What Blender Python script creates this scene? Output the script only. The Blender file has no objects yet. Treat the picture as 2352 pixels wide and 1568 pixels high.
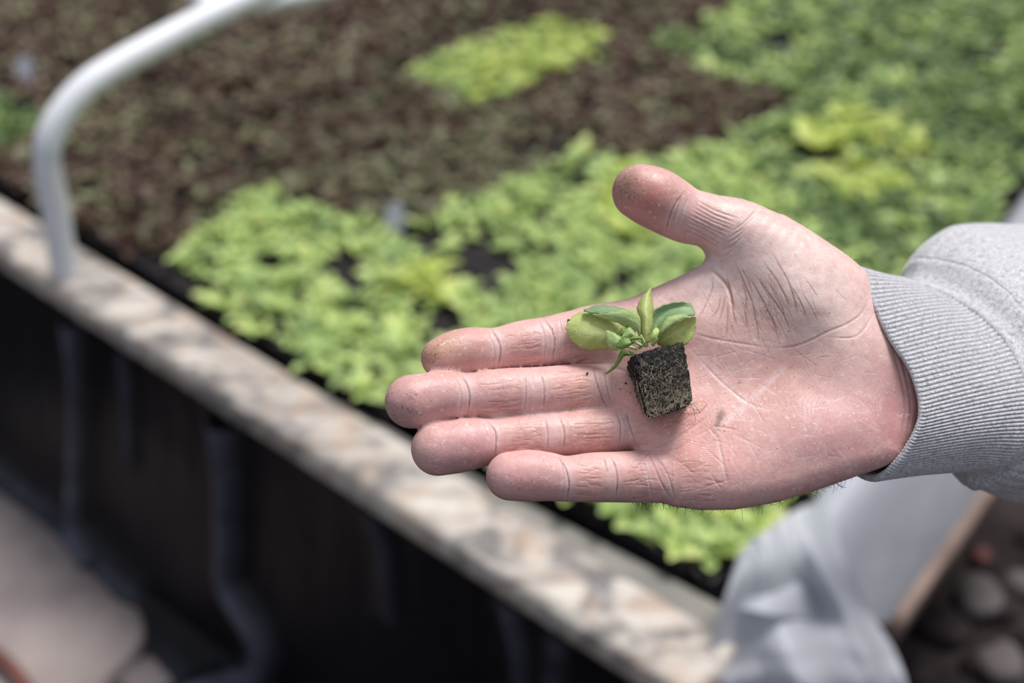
import bpy, math, random
import numpy as np
from mathutils import Vector, Matrix, noise as mnoise

rnd = random.Random(7)
rng = np.random.default_rng(7)
S = bpy.context.scene
COL = S.collection

# ------------------------------------------------------------------ camera, sky, sun, exposure
FPX = 2940.0                     # focal length in pixels of the 2352 px wide frame
HC = 0.90                        # camera height over the top of the bed
ZH = 0.46                        # distance of the palm
PITCH = math.radians(37)
cam_d = bpy.data.cameras.new('camera'); cam = bpy.data.objects.new('camera', cam_d); COL.objects.link(cam)
cam_d.sensor_width = 36; cam_d.lens = FPX / 2352 * 36
cam.location = (0, 0, HC); cam.rotation_euler = (math.pi/2 - PITCH, 0, 0)
cam_d.clip_start = 0.02; cam_d.clip_end = 60
cam_d.dof.use_dof = True; cam_d.dof.focus_distance = 0.452; cam_d.dof.aperture_fstop = 5.6
S.camera = cam
S.view_settings.view_transform = 'Standard'; S.view_settings.look = 'None'
S.view_settings.exposure = 0.0; S.view_settings.gamma = 1.0
S.view_settings.use_curve_mapping = False

w = bpy.data.worlds.new('sky'); S.world = w; w.use_nodes = True
nt = w.node_tree; nt.nodes.clear()
o_ = nt.nodes.new('ShaderNodeOutputWorld'); b_ = nt.nodes.new('ShaderNodeBackground')
tc = nt.nodes.new('ShaderNodeTexCoord'); sx = nt.nodes.new('ShaderNodeSeparateXYZ'); cr = nt.nodes.new('ShaderNodeValToRGB')
nt.links.new(tc.outputs['Generated'], sx.inputs[0]); nt.links.new(sx.outputs['Z'], cr.inputs[0])
cr.color_ramp.elements[0].position = 0.0; cr.color_ramp.elements[0].color = (.16, .16, .18, 1)
cr.color_ramp.elements[1].position = 0.7; cr.color_ramp.elements[1].color = (.82, .88, 1.0, 1)
e = cr.color_ramp.elements.new(0.10); e.color = (.52, .55, .62, 1)
nt.links.new(cr.outputs[0], b_.inputs[0]); nt.links.new(b_.outputs[0], o_.inputs[0]); b_.inputs[1].default_value = 0.66

sd = bpy.data.lights.new('sun', 'SUN'); sun = bpy.data.objects.new('sun', sd); COL.objects.link(sun)
sd.energy = 4.0; sd.angle = math.radians(24); sd.color = (1.0, .965, .925)
SUN_DIR = Vector((.27, .34, .90)).normalized()
sun.rotation_euler = SUN_DIR.to_track_quat('Z', 'Y').to_euler()
sun.location = (1, 1, 4)

# ------------------------------------------------------------------ geometry of the view, used to take measures off the photograph
FWD = np.array([0, math.cos(PITCH), -math.sin(PITCH)]); RGT = np.array([1.0, 0, 0]); UPV = np.array([0, math.sin(PITCH), math.cos(PITCH)])
CAMP = np.array([0, 0, HC])
BASIS = np.stack([RGT, UPV, -FWD])        # rows: local x, y, z (towards the lens)
def ray(x, y): return FWD + RGT*((x-1176)/FPX) - UPV*((y-784)/FPX)
def G(x, y, z=0.0):
    d = ray(x, y); return CAMP + d*((z-HC)/d[2])
def proj(p):
    q = np.asarray(p, float) - CAMP
    z = q@FWD; return 1176 + FPX*(q@RGT)/z, 784 - FPX*(q@UPV)/z
TILT = .30
MM = 1000*ZH/FPX                          # mm per pixel at the palm
def H(x, y, wv=0.0):
    """photo position + height over the palm plane (mm) -> hand space in mm (x right, y up, z to the lens)"""
    wv = wv + TILT*(y-850)*MM
    z = ZH*1000 - wv
    return np.array([(x-1176)/FPX*z, -(y-784)/FPX*z, wv])
def to_world(p):                          # hand space mm -> world m
    p = np.asarray(p, float)
    q = p*1e-3
    return CAMP + FWD*ZH + q@BASIS
def hw(x, y, wv=0.0): return to_world(H(x, y, wv))

# ------------------------------------------------------------------ object helpers
def tag(o, label=None, cat=None, group=None, kind=None):
    if label: o['label'] = label
    if cat: o['category'] = cat
    if group: o['group'] = group
    if kind: o['kind'] = kind
    return o
def mesh_from(name, V, F, smooth=True):
    """F: (n,4) or (n,3) array, or a list of index tuples"""
    me = bpy.data.meshes.new(name)
    V = np.asarray(V, np.float32)
    if isinstance(F, np.ndarray):
        n, k = F.shape
        me.vertices.add(len(V)); me.vertices.foreach_set('co', V.ravel())
        me.loops.add(n*k); me.loops.foreach_set('vertex_index', F.astype(np.int32).ravel())
        me.polygons.add(n); me.polygons.foreach_set('loop_start', np.arange(0, n*k, k, dtype=np.int32))
        me.polygons.foreach_set('loop_total', np.full(n, k, np.int32))
        me.update(calc_edges=True)
    else:
        me.from_pydata([tuple(map(float, v)) for v in V], [], [tuple(map(int, f)) for f in F]); me.update()
    if smooth: me.polygons.foreach_set('use_smooth', np.ones(len(me.polygons), bool))
    return me
def obj(name, V, F, mats, parent=None, origin=None, smooth=True):
    """vertices in world space; object origin at `origin`"""
    V = np.asarray(V, float)
    if origin is None: origin = parent_loc(parent) if parent else V.mean(0)
    origin = np.asarray(origin, float)
    me = mesh_from(name, V - origin, F, smooth)
    for m in (mats if isinstance(mats, (list, tuple)) else [mats]): me.materials.append(m)
    o = bpy.data.objects.new(name, me); COL.objects.link(o)
    if parent:
        o.parent = parent; o.location = origin - parent_loc(parent)
    else: o.location = origin
    return o
def parent_loc(p):
    l = np.zeros(3)
    while p: l = l + np.array(p.location); p = p.parent
    return l
def empty(name, loc):
    o = bpy.data.objects.new(name, None); COL.objects.link(o); o.location = loc; o.empty_display_size = .05; return o
def attr(o, name, data, typ='FLOAT'):
    a = o.data.attributes.new(name, typ, 'POINT')
    a.data.foreach_set({'FLOAT': 'value', 'FLOAT_COLOR': 'color', 'FLOAT_VECTOR': 'vector'}[typ], np.asarray(data, np.float32).ravel())
def grid_faces(nu, nv, wrap_v=False, off=0):
    u = np.arange(nu-1)[:, None]; v = np.arange(nv if wrap_v else nv-1)[None, :]
    a = u*nv + v; b = u*nv + (v+1) % nv
    return (np.stack([a, b, b+nv, a+nv], -1).reshape(-1, 4) + off)
def catmull(P, n):
    P = np.asarray(P, float); k = len(P)
    t = np.linspace(0, k-1, n); i = np.clip(t.astype(int), 0, k-2); f = (t-i)[:, None]
    Q = np.vstack([2*P[0]-P[1], P, 2*P[-1]-P[-2]])
    a, b, c, d = Q[i], Q[i+1], Q[i+2], Q[i+3]
    return .5*((2*b) + (-a+c)*f + (2*a-5*b+4*c-d)*f**2 + (-a+3*b-3*c+d)*f**3)
def tube(P, r, k=8, caps=True):
    P = np.asarray(P, float); n = len(P); r = np.broadcast_to(np.asarray(r, float), (n,))
    T = np.gradient(P, axis=0); T /= np.linalg.norm(T, axis=1)[:, None] + 1e-12
    up = np.array([.13, .31, .94]); N = np.cross(T, up)
    for i in range(n):
        if np.linalg.norm(N[i]) < .05: N[i] = np.cross(T[i], [1, .2, 0])
        if i and N[i]@N[i-1] < 0: N[i] = -N[i]
    N /= np.linalg.norm(N, axis=1)[:, None]; B = np.cross(T, N)
    a = np.arange(k)*2*math.pi/k
    V = (P[:, None] + r[:, None, None]*(np.cos(a)[None, :, None]*N[:, None] + np.sin(a)[None, :, None]*B[:, None])).reshape(-1, 3)
    F = grid_faces(n, k, True)
    if caps:
        V = np.vstack([V, P[:1], P[-1:]]); c0 = n*k; j = np.arange(k); j2 = (j+1) % k
        # degenerate quads close the ends
        F = np.vstack([F, np.stack([j2, j, np.full(k, c0), np.full(k, c0)], 1)[:, [0, 1, 2, 2]]]) if False else F
        E = [tuple(q) for q in F] + [(j2[i], j[i], c0) for i in range(k)] + [((n-1)*k+j[i], (n-1)*k+j2[i], c0+1) for i in range(k)]
        return V, E
    return V, F
def join(parts):
    Vs, Fs, off = [], [], 0
    for V, F in parts:
        Vs.append(V)
        if isinstance(F, np.ndarray): Fs.append(F+off)
        else: Fs += [tuple(i+off for i in f) for f in F]
        off += len(V)
    if all(isinstance(f, np.ndarray) for f in Fs): return np.vstack(Vs), np.vstack(Fs)
    return np.vstack(Vs), Fs
def fbm(x, y, seed=0, octs=4):
    """cheap smooth 2-D noise from sines"""
    r = np.random.default_rng(seed); s = 0; a = 1; f = 1
    for _ in range(octs):
        for _ in range(3):
            t = r.uniform(0, 2*math.pi); ph = r.uniform(0, 6.28); g = f*r.uniform(.7, 1.4)
            s = s + a*np.sin((x*math.cos(t)+y*math.sin(t))*g + ph)
        a *= .55; f *= 1.9
    return s/4.5

# ------------------------------------------------------------------ materials
def srgb(r, g, b):
    f = lambda c: (c/255/12.92 if c/255 <= .04045 else ((c/255+.055)/1.055)**2.4)
    return (f(r), f(g), f(b), 1)
class Mat:
    def __init__(s, name, rough=.6, spec=.4):
        s.m = bpy.data.materials.new(name); s.m.use_nodes = True; s.t = s.m.node_tree
        s.b = s.t.nodes['Principled BSDF']; s.b.inputs['Roughness'].default_value = rough; s.b.inputs['Specular IOR Level'].default_value = spec
        s.co = s.n('ShaderNodeTexCoord')
    def n(s, typ, **kw):
        x = s.t.nodes.new(typ)
        for k, v in kw.items():
            if k in x.inputs.keys(): x.inputs[k].default_value = v
            else: setattr(x, k, v)
        return x
    def l(s, a, b): s.t.links.new(a, b)
    def noise(s, scale, detail=4, rough=.6, vec=None, dist=0):
        x = s.n('ShaderNodeTexNoise'); x.inputs['Scale'].default_value = scale; x.inputs['Detail'].default_value = detail
        x.inputs['Roughness'].default_value = rough; x.inputs['Distortion'].default_value = dist
        s.l(vec or s.co.outputs['Object'], x.inputs['Vector']); return x.outputs['Fac']
    def ramp(s, fac, stops):
        x = s.n('ShaderNodeValToRGB'); els = x.color_ramp.elements
        els[0].position, els[0].color = stops[0]; els[1].position, els[1].color = stops[-1]
        for p, c in stops[1:-1]: q = els.new(p); q.color = c
        s.l(fac, x.inputs[0]); return x.outputs[0]
    def mix(s, fac, a, b, mode='MIX'):
        x = s.n('ShaderNodeMix'); x.data_type = 'RGBA'; x.blend_type = mode
        for v, i in ((fac, 0), (a, 6), (b, 7)):
            if hasattr(v, 'links'): s.l(v, x.inputs[i])
            else: x.inputs[i].default_value = v
        return x.outputs[2]
    def math(s, op, a, b=0.0, clamp=False):
        x = s.n('ShaderNodeMath'); x.operation = op; x.use_clamp = clamp
        for v, i in ((a, 0), (b, 1)):
            if hasattr(v, 'links'): s.l(v, x.inputs[i])
            else: x.inputs[i].default_value = v
        return x.outputs[0]
    def mapping(s, scale, rot=(0, 0, 0), src=None):
        x = s.n('ShaderNodeMapping'); x.inputs['Scale'].default_value = scale; x.inputs['Rotation'].default_value = rot
        s.l(src or s.co.outputs['Object'], x.inputs['Vector']); return x.outputs[0]
    def attr(s, name, out='Fac'):
        x = s.n('ShaderNodeAttribute'); x.attribute_name = name; return x.outputs[out]
    def bump(s, h, strength=.5, dist=.001, prev=None):
        x = s.n('ShaderNodeBump'); x.inputs['Strength'].default_value = strength; x.inputs['Distance'].default_value = dist
        s.l(h, x.inputs['Height'])
        if prev: s.l(prev, x.inputs['Normal'])
        s.l(x.outputs[0], s.b.inputs['Normal']); return x.outputs[0]
    def color(s, c):
        if hasattr(c, 'links'): s.l(c, s.b.inputs['Base Color'])
        else: s.b.inputs['Base Color'].default_value = c
        return s

def m_board():
    m = Mat('weathered_plank', .8, .25)
    v = m.mapping((1, 5, 5), (0, 0, math.radians(41)))
    g = m.noise(9, 6, .65, v)
    base = m.ramp(g, [(.25, srgb(120, 112, 108)), (.42, srgb(176, 164, 154)), (.58, srgb(212, 204, 194)), (.75, srgb(234, 230, 224))])
    st = m.noise(12, 4, .6, m.mapping((1, 1.5, 1), (0, 0, math.radians(41))), .6)
    base = m.mix(m.ramp(st, [(.48, (0, 0, 0, 1)), (.6, (.85, .85, .85, 1))]), base, srgb(112, 109, 110))
    w2 = m.noise(25, 3, .5)
    base = m.mix(m.ramp(w2, [(.52, (0, 0, 0, 1)), (.72, (.55, .55, .55, 1))]), base, srgb(196, 164, 138))
    m.color(base); m.bump(m.noise(140, 6, .7, v), .5, .004); return m.m
def m_liner():
    m = Mat('black_liner_plastic', .34, .13)
    c = m.ramp(m.noise(6, 5), [(.3, srgb(10, 9, 12)), (.7, srgb(22, 20, 25))])
    sheen_fac = m.math('MULTIPLY', m.attr('sky_sheen'), m.ramp(m.noise(16, 4, .6), [(.3, (.25, .25, .25, 1)), (.7, (1, 1, 1, 1))]))  # reflected sky on the black folds, put into the base colour
    m.color(m.mix(sheen_fac, c, srgb(92, 94, 108)))
    m.bump(m.noise(22, 4, .55), .12, .01); return m.m
def m_simple(name, c1, c2, scale, rough=.7, spec=.3, bump=0, bscale=None, bd=.002):
    m = Mat(name, rough, spec); m.color(m.ramp(m.noise(scale, 5), [(.3, c1), (.7, c2)]))
    if bump: m.bump(m.noise(bscale or scale*3, 5), bump, bd)
    return m.m
def m_leaf(name, stops, sub=.15, attr_rnd=False):
    m = Mat(name, .5, .35)
    r = m.attr('rnd') if attr_rnd else m.n('ShaderNodeObjectInfo').outputs['Random']
    h = m.attr('leaf')
    f = m.math('ADD', m.math('MULTIPLY', r, .55), m.math('MULTIPLY', h, .45))
    m.color(m.ramp(f, stops))
    m.b.inputs['Subsurface Weight'].default_value = 0
    tr = m.n('ShaderNodeBsdfTranslucent'); mx = m.n('ShaderNodeMixShader'); mx.inputs[0].default_value = .28
    c = m.ramp(f, stops); m.l(c, tr.inputs[0])
    out = m.t.nodes['Material Output']
    m.l(m.b.outputs[0], mx.inputs[1]); m.l(tr.outputs[0], mx.inputs[2]); m.l(mx.outputs[0], out.inputs[0])
    return m.m
M_BOARD = m_board(); M_LINER = m_liner()
M_LEDGE = m_simple('grey_ledge_wood', srgb(96, 94, 92), srgb(142, 138, 132), 14, .85, .2, .4, 90)
M_PIPE = m_simple('pale_grey_pipe', srgb(222, 224, 229), srgb(236, 238, 241), 8, .45, .4)
M_TRAY = m_simple('black_tray_plastic', srgb(20, 18, 22), srgb(34, 31, 36), 30, .5, .4)
M_SOIL = m_simple('dark_potting_soil', srgb(26, 21, 22), srgb(78, 68, 70), 160, .95, .15, .8, 300, .006)
M_BASE = m_simple('dark_bed_fabric', srgb(22, 20, 24), srgb(40, 37, 42), 20, .8, .2)
M_GROUND = m_simple('dark_damp_earth', srgb(22, 18, 20), srgb(66, 57, 56), 9, .95, .15, .8, 24, .03)
M_PATH = m_simple('pinkish_grey_path', srgb(118, 108, 110), srgb(164, 152, 148), 7, .9, .2, .4, 30, .01)
M_STONE = m_simple('grey_stone', srgb(78, 72, 72), srgb(112, 104, 102), 12, .85, .25)
M_BROWN = m_simple('brown_board_edge', srgb(110, 92, 84), srgb(150, 130, 120), 20, .85, .2)
M_RED = m_simple('faded_red_rubber', srgb(86, 50, 48), srgb(112, 70, 64), 10, .7, .3)
GREEN_STOPS = [(0.0, srgb(132, 156, 104)), (.35, srgb(170, 194, 122)), (.7, srgb(196, 216, 136)), (1.0, srgb(222, 232, 148))]
MID_STOPS = [(0.0, srgb(84, 104, 72)), (.4, srgb(110, 134, 86)), (.75, srgb(140, 164, 98)), (1.0, srgb(172, 186, 114))]
YEL_STOPS = [(0.0, srgb(158, 174, 102)), (.4, srgb(192, 208, 116)), (.75, srgb(212, 224, 126)), (1.0, srgb(226, 230, 138))]
RED_STOPS = [(0.0, srgb(62, 42, 42)), (.3, srgb(88, 62, 54)), (.55, srgb(108, 88, 70)), (.8, srgb(124, 116, 92)), (1.0, srgb(140, 136, 108))]
OLIVE_STOPS = [(0.0, srgb(84, 68, 58)), (.4, srgb(112, 104, 80)), (.7, srgb(130, 130, 100)), (1.0, srgb(150, 154, 116))]
KIND = {}
for k_, st_ in (('green', GREEN_STOPS), ('mid', MID_STOPS), ('yellow', YEL_STOPS), ('red', RED_STOPS), ('olive', OLIVE_STOPS)):
    KIND[k_] = (m_leaf(k_+'_lettuce_leaf', st_), m_leaf(k_+'_lettuce_leaf_mass', st_, attr_rnd=True))

# ------------------------------------------------------------------ ground, bed and its boards
GZ = -0.42
AD = np.array([math.cos(math.radians(-41)), math.sin(math.radians(-41)), 0])   # along the front board, to the right
BD = np.array([math.cos(math.radians(49)), math.sin(math.radians(49)), 0])     # across the bed, away

def plane(name, pts, z, n, mat, amp=0, seed=0, kind='structure'):
    (x0, y0), (x1, y1) = pts
    X, Y = np.meshgrid(np.linspace(x0, x1, n), np.linspace(y0, y1, n), indexing='ij')
    Z = z + amp*fbm(X*9, Y*9, seed, 5)
    o = obj(name, np.stack([X, Y, Z], -1).reshape(-1, 3), grid_faces(n, n)[:, ::-1], mat, origin=(0, 0, z))
    tag(o, kind=kind); return o
plane('ground', ((-5, -3), (6, 9)), GZ, 160, M_GROUND, .012, 3)

def strip(name, rows, mat, parent=None, smooth=True):
    """rows: list of polylines with the same number of points (world)"""
    A = np.asarray(rows, float); nu, nv = A.shape[:2]
    return obj(name, A.reshape(-1, 3), grid_faces(nu, nv), mat, parent, smooth=smooth)

def beam(name, P, Q, prof, mat, parent=None, n=80, wob=.002, seed=1, side=None):
    """extrude the closed profile (side, up) from P to Q"""
    P = np.asarray(P, float); Q = np.asarray(Q, float); d = (Q-P)/np.linalg.norm(Q-P)
    side = np.cross(d, [0, 0, 1]) if side is None else side
    prof = np.asarray(prof, float); k = len(prof)
    t = np.linspace(0, 1, n); L = np.linalg.norm(Q-P)
    V = P + t[:, None, None]*(Q-P) + prof[None, :, :1]*side + prof[None, :, 1:]*np.array([0, 0, 1.0])
    ph = np.arange(k)*1.3
    V = V + (wob*fbm(t[:, None]*L*40 + ph*3, np.zeros_like(t)[:, None] + ph, seed))[..., None]*(side*.6+np.array([0, 0, .8]))
    V = V.reshape(-1, 3); F = [tuple(f) for f in grid_faces(n, k, True)]
    F += [tuple(range(k))[::-1], tuple((n-1)*k+i for i in range(k))]
    return obj(name, V, F, mat, parent, origin=(P+Q)/2)

# front board: inner and outer upper edges measured on the photograph
i0, i1 = G(-260, 294), G(1700, 1477); u0, u1 = G(-260, 415, .0), G(1640, 1620, .0)
ax = (i1-i0)/np.linalg.norm(i1-i0); sd_ = np.cross(ax, [0, 0, 1])      # sd_ points outwards (towards the lens)
wid = float(np.mean([(u0-i0)@sd_, (u1-i1)@sd_]))
wd0 = (u0-i0)@sd_; wd1 = (u1-i1)@sd_
prof = []
for a in np.linspace(90, 0, 6): prof.append((wid-.012+.012*math.cos(math.radians(a)), -.012+.012*math.sin(math.radians(a))))
prof += [(wid, -.03), (wid-.003, -.042), (0, -.042), (0, -.006), (.004, -.001), (.012, .002), (wid*.35, -.001), (wid*.65, .001)]
board = beam('plank', i0-ax*.3, i1, prof, M_BOARD, n=160, wob=.0022, seed=5, side=sd_)
tag(board, 'long weathered pale wooden plank edging the seedling bed over the black liner', 'plank')

# narrow grey ledge inside the board near the corner
lp = [G(600, 810), G(1000, 1052), G(1400, 1294), G(1705, 1480)]; lw = (.003, .014, .030, .040)
lt = [p-sd_*.001+[0, 0, -.012] for p in lp]+[p-sd_*w_+[0, 0, -.014] for p, w_ in zip(lp[::-1], lw[::-1])]
n8 = len(lt)
ledge = obj('ledge_board', lt+[p-[0, 0, .026] for p in lt], [tuple(range(n8)), tuple(range(2*n8-1, n8-1, -1))]+[(i, n8+i, n8+(i+1) % n8, (i+1) % n8) for i in range(n8)], M_LEDGE, smooth=False)
tag(ledge, 'flat grey wooden ledge between the pale plank and the seedling trays', 'plank')

# bed base under the trays
C0 = G(1700, 1400)
bedV = [i0-ax*.3-sd_*.12, G(1690, 1440)-sd_*.02, G(2352+500, -330), i0-ax*.3-sd_*3.6]
bed = obj('bed_floor', np.array(bedV)+np.array([0, 0, -.045]), [(0, 1, 2, 3)], M_BASE, smooth=False)
tag(bed, kind='structure')

# black liner hanging from the board and lying on the ground
def liner():
    L = np.linalg.norm(i1-i0)+.3; nu, nv = 260, 90
    s = np.linspace(0, L, nu)[:, None]; d = np.linspace(0, 1, nv)[None, :]
    hgt = abs(GZ)-.03; total = hgt+.30
    dd = d*total
    # folds: ridges following curves measured on the sheet (s along, d down)
    def on_sheet(px, py):
        dr = ray(px, py); p0 = i0 - ax*.3 + sd_*(wid+.0)
        t = ((p0-CAMP)@sd_)/(dr@sd_); q = CAMP+dr*t
        return (q-p0)@ax, -.03-q[2]
    fold = np.zeros((nu, nv)); sky_sheen = np.zeros((nu, nv))
    S2 = np.broadcast_to(s, (nu, nv)); D2 = np.broadcast_to(dd, (nu, nv))
    for pts, wdt, amp in ((((165, 690), (215, 830), (250, 1000), (275, 1130), (330, 1200)), .012, .014), (((285, 790), (320, 900), (350, 1020)), .010, .006),
                          (((505, 900), (560, 1060), (590, 1200), (610, 1280), (690, 1390), (700, 1450), (640, 1520)), .014, .016),
                          (((840, 1150), (900, 1260), (930, 1380)), .01, .004), (((1180, 1400), (1215, 1480), (1240, 1560)), .01, .006), (((1290, 1480), (1300, 1560)), .01, .006),
                          (((60, 1000), (180, 1090), (300, 1190), (420, 1290)), .02, .010)):
        q = np.array([on_sheet(*p) for p in pts]); q = catmull(q, 30)
        dist = np.full((nu, nv), 9.0)
        for a, b in zip(q[:-1], q[1:]):
            ab = b-a; t = np.clip(((S2-a[0])*ab[0]+(D2-a[1])*ab[1])/(ab@ab), 0, 1)
            dist = np.minimum(dist, np.hypot(S2-a[0]-t*ab[0], D2-a[1]-t*ab[1]))
        sky_sheen = np.maximum(sky_sheen, min(1, amp/.012)*np.exp(-(dist/(1.1*wdt))**2)); fold += 1.9*amp*np.exp(-(dist/(1.5*wdt))**2)  # bluish sky reflection painted along each fold ridge
    fold += .006*fbm(S2*9, D2*5, 11) * np.clip(D2/.1, 0, 1) + .002*fbm(S2*40, D2*12, 12)*np.clip(D2/.05, 0, 1)
    turn = hgt-.05
    out = np.where(D2 < turn, .0+D2*.20, turn*.20 + (D2-turn)*.93)
    zz = np.where(D2 < turn, -.03-D2, -.03-turn-(D2-turn)*.25)
    zz = np.maximum(zz, GZ+.016+.5*np.maximum(fold, 0))
    edge = np.clip((D2-hgt)/.25, 0, 1)
    out = out*(1+.0*edge) + edge*.05*fbm(S2*7, S2*0, 21)
    P = (i0-ax*.3)[None, None] + S2[..., None]*ax + (wid+.001+out+fold*np.where(D2 < turn, 1, .3))[..., None]*sd_
    P[..., 2] = zz + np.where(D2 < turn, 0, fold*.8)
    P[..., 2] = np.maximum(P[..., 2], GZ+.015)
    sky_sheen = np.maximum(sky_sheen, np.clip((D2-hgt+.02)/.12, 0, .7)*(.5+.5*fbm(S2*16, D2*30, 23)))  # same pale tone over the part lying on the ground
    return P.reshape(-1, 3), grid_faces(nu, nv), sky_sheen.ravel()
V, F, SHEEN = liner()
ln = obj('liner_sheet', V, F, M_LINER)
attr(ln, 'sky_sheen', SHEEN)
tag(ln, 'black plastic liner sheet hanging in folds below the weathered plank', 'plastic sheet')

# pale path slab on the ground, lower left
pl = [(-500, 1080), (-100, 1100), (40, 1130), (130, 1180), (220, 1260), (300, 1360), (330, 1440), (300, 1500), (240, 1560), (200, 1640), (100, 1800), (-500, 1800)]
def slab(name, pts, z, th, mat):
    P = np.array([G(x, y, z) for x, y in pts]); P = catmull(np.vstack([P, P[:1]]), 6*len(pts))[:-1]
    n = len(P); c = P.mean(0)
    V = np.vstack([P-[0, 0, th], P-[0, 0, .006], P+(c-P)*.03, c[None]])
    F = []
    for r in (0, 1):
        F += [(r*n+i, r*n+(i+1) % n, (r+1)*n+(i+1) % n, (r+1)*n+i) for i in range(n)]
    F += [(2*n+i, 2*n+(i+1) % n, 3*n) for i in range(n)]
    return obj(name, V, F, mat)
tag(slab('paving_slab', pl, GZ+.05, .06, M_PATH), 'worn pinkish grey paving slab on the ground beside the liner', 'slab')
tag(slab('stepping_stone', [(290, 1530), (340, 1505), (400, 1510), (425, 1540), (400, 1570), (310, 1580), (270, 1560)], GZ+.035, .05, M_PATH),
    'small pinkish grey stone lying beside the larger paving slab', 'stone')

# side board under white film, brown lower edge, and the sheet hanging over the corner
M_FILM = None
def m_film():
    m = Mat('white_plastic_film', .38, .45)
    m.color(m.ramp(m.noise(5, 4), [(.3, srgb(184, 187, 196)), (.7, srgb(212, 214, 222))]))
    m.b.inputs['Transmission Weight'].default_value = 0
    tr = m.n('ShaderNodeBsdfTranslucent'); tr.inputs[0].default_value = srgb(196, 200, 208); mx = m.n('ShaderNodeMixShader'); mx.inputs[0].default_value = .42
    m.l(m.b.outputs[0], mx.inputs[1]); m.l(tr.outputs[0], mx.inputs[2]); m.l(mx.outputs[0], m.t.nodes['Material Output'].inputs[0])
    m.bump(m.noise(30, 4), .25, .004); return m.m
M_FILM = m_film()
def interp_rows(ctrl, nu, nv):
    C = np.asarray(ctrl, float)
    A = np.stack([catmull(C[:, j], nu) for j in range(C.shape[1])], 1)
    return np.stack([catmull(A[i], nv) for i in range(nu)], 0)
TOPZ = .03
zs = (TOPZ-.03, TOPZ, TOPZ-.004, -.04, -.10, -.115)
rows = []
for (a, b), z in zip((((1690, 1400), (2420, 345)), ((1705, 1400), (2440, 345)), ((1790, 1412), (2480, 400)), ((1930, 1425), (2470, 640)), ((2030, 1430), (2440, 850)), ((2042, 1425), (2450, 850))), zs):
    rows.append([G(a[0]+(b[0]-a[0])*t, a[1]+(b[1]-a[1])*t, z) for t in np.linspace(0, 1, 8)])
A = interp_rows(rows, 60, 80)
uu, vv = np.meshgrid(np.linspace(0, 6, 60), np.linspace(0, 9, 80), indexing='ij')
A[..., 2] += .004*fbm(uu*1.2, vv*1.1, 31)
side = obj('side_board', A.reshape(-1, 3), grid_faces(60, 80)[:, ::-1], M_FILM)
tag(side, 'board wrapped in white plastic film along the right side of the bed', 'board')
lip = beam('lower_edge', A[-1, 0]+[0, 0, -.004], A[-1, -1]+[0, 0, -.004], [(-.02, .012), (.012, .012), (.014, 0), (.012, -.03), (-.02, -.03)], M_BROWN, side, n=40)
tag(lip, 'brown bare wood edge below the white film')
tag(beam('bed_wall', A[-1, 0]+[-.05, .05, -.06], A[-1, -1]+[-.05, .05, -.06], [(-.02, .06), (.012, .06), (.012, GZ+.18), (-.02, GZ+.18)], M_LINER, n=20), kind='structure')

ctrl = [[G(1702, 1262, .055), G(1730, 1238, .06), G(1790, 1195, .062), G(1850, 1160, .06), G(1900, 1165, .05)],
        [G(1672, 1350, .05), G(1745, 1310, .052), G(1810, 1290, .05), G(1880, 1290, .04), G(1945, 1290, .015)],
        [G(1640, 1440, .02), G(1735, 1420, .015), G(1825, 1400, .01), G(1920, 1400, -.02), G(2000, 1405, -.06)],
        [G(1615, 1520, -.02), G(1740, 1510, .0), G(1840, 1500, .0), G(1950, 1500, -.04), G(2055, 1500, -.09)],
        [G(1590, 1600, -.06), G(1740, 1600, -.03), G(1860, 1600, -.03), G(1960, 1600, -.07), G(2075, 1600, -.12)],
        [G(1560, 1760, -.20), G(1720, 1760, -.16), G(1860, 1760, -.16), G(1960, 1760, -.18), G(2060, 1760, -.22)]]
A2 = interp_rows(ctrl, 110, 110)
uu, vv = np.meshgrid(np.linspace(0, 1, 110), np.linspace(0, 1, 110), indexing='ij')
bmp = .010*np.sin(vv*19+1.5*np.sin(uu*3+vv*4))*(.25+uu) + .006*fbm(vv*14, uu*5, 41) + .014*np.exp(-((vv-.68-.25*uu)/.05)**2)*np.clip(uu*3, 0, 1)
tow = CAMP - A2; tow /= np.linalg.norm(tow, axis=-1)[..., None]
A2 = A2 + bmp[..., None]*np.array([-.1, -.75, .55])
A2 = A2 + .014*np.exp(-((vv-.985)/.04)**2)[..., None]*np.clip((uu-.45)*4, 0, 1)[..., None]*np.array([0, -.8, .6])
sh = obj('plastic_sheet', A2.reshape(-1, 3), grid_faces(110, 110)[:, ::-1], M_FILM)
tag(sh, 'crumpled white plastic sheet hanging over the corner of the bed', 'plastic sheet')

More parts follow.
